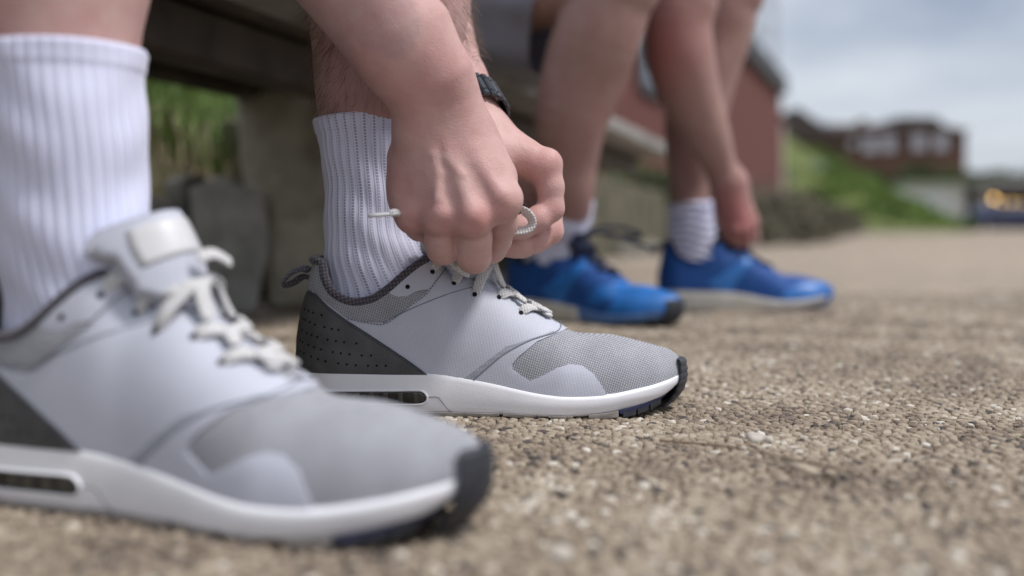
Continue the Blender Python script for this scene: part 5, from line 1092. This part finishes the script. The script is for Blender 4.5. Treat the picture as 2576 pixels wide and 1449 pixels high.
kf = empty('cafe_kiosk', ((q0+q1)/2, 58, 0)); tag(kf, 'cafe front with a row of warm lamps above dark openings at right edge', 'kiosk'); W_ = q1-q0
mb = MB(); mb.box((0, 2.5, 1.25), (W_, 5, 2.5)); mb.build('wall', M['slate'], kf); mb = MB(); mb.box((0, .2, 2.62), (W_+.3, 6.2, .26), 0, .02); mb.build('roof', simple('grey_canopy', (.30, .30, .31), .7), kf)
for i in range(5):
    mb = MB(); mb.box((-W_/2+.55+i*1.05, -.06, .85), (.85, .08, 1.5)); o = mb.build('window', M['fascia'], kf); mb = MB(); mb.box((-W_/2+.55+i*1.05, -.12, .85), (.74, .03, 1.36)); mb.build('pane', M['glass'], o)
for u, v in ((2492,518), (2520,512), (2546,512), (2500,500), (2574,514)):
    c = far(u, v, 55.6); mb = MB(); th = np.linspace(.15, math.pi-.15, 6)
    vs = [(c[0]-kf.location.x+.13*math.sin(a)*math.cos(b_), c[1]-kf.location.y+.13*math.sin(a)*math.sin(b_), c[2]+.13*math.cos(a)) for a in th for b_ in np.arange(8)/8*2*math.pi]
    o = mesh('lamp', vs, [tuple(r) for r in grid_faces(6, 8, True)]+[tuple(range(7, -1, -1)), tuple(range(40, 48))], M['lamp'], kf)
# blue bin / parked car silhouettes in front of the white building
M['carblue'] = simple('blue_paint', (.015, .02, .07), .35, .1, 3); M['tyre'] = M['black']
def car(c, rz, mat, label):
    o = empty('parked_car', c, rz); tag(o, label, 'car'); prof_ = [(-2.0, .3), (2.0, .3), (2.05, .7), (1.75, .85), (1.0, .95), (.55, 1.38), (-.95, 1.42), (-1.65, .95), (-2.0, .85)]
    mb = MB(); mb.prism([(x, -.8, z) for x, z in prof_], (0, 1, 0), 1.6); b_ = mb.build('body', mat, o); md = b_.modifiers.new('bev', 'BEVEL'); md.width = .06; md.segments = 2
    for s_ in (-1, 1):
        mb = MB(); mb.prism([(x, s_*.81, z) for x, z in [(-1.35, .98), (.75, .98), (.42, 1.32), (-.88, 1.35)]], (0, s_, 0), .01); mb.build('side_window', M['glass'], o)
        for xx in (-1.25, 1.25): mb = MB(); mb.tube([(xx, s_*.70, .31), (xx, s_*.84, .31)], .31, 14); mb.build('wheel', M['tyre'], o)
c = far(2500, 0, 52); car((c[0]+.8, 52, 0), R(8), M['carblue'], 'dark blue car parked in front of the cafe at right')
c = far(2432, 0, 55); mb = MB(); mb.box((0, 0, .28), (.62, .5, .56), 0, .05); mb.box((0, 0, .60), (.68, .56, .07), 0, .02); o = mb.build('bin', M['carblue'], ang=30); o.location = (c[0], 54.5, 0); tag(o, 'small blue bin against the white building beside its pillar', 'bin')
# the bank's pale sandy toe
o = mesh('sand', [tuple(far(u, 576+2500*.15/Y_, Y_)[:2])+(z,) for u, Y_, z in ((2060, 20, -.0015), (2140, 20, -.0015), (2300, 48, -.0015), (2200, 48, .25))], [(0, 1, 2, 3)], simple('pale_sand', (.42, .38, .33), .95)); o['kind'] = 'structure'
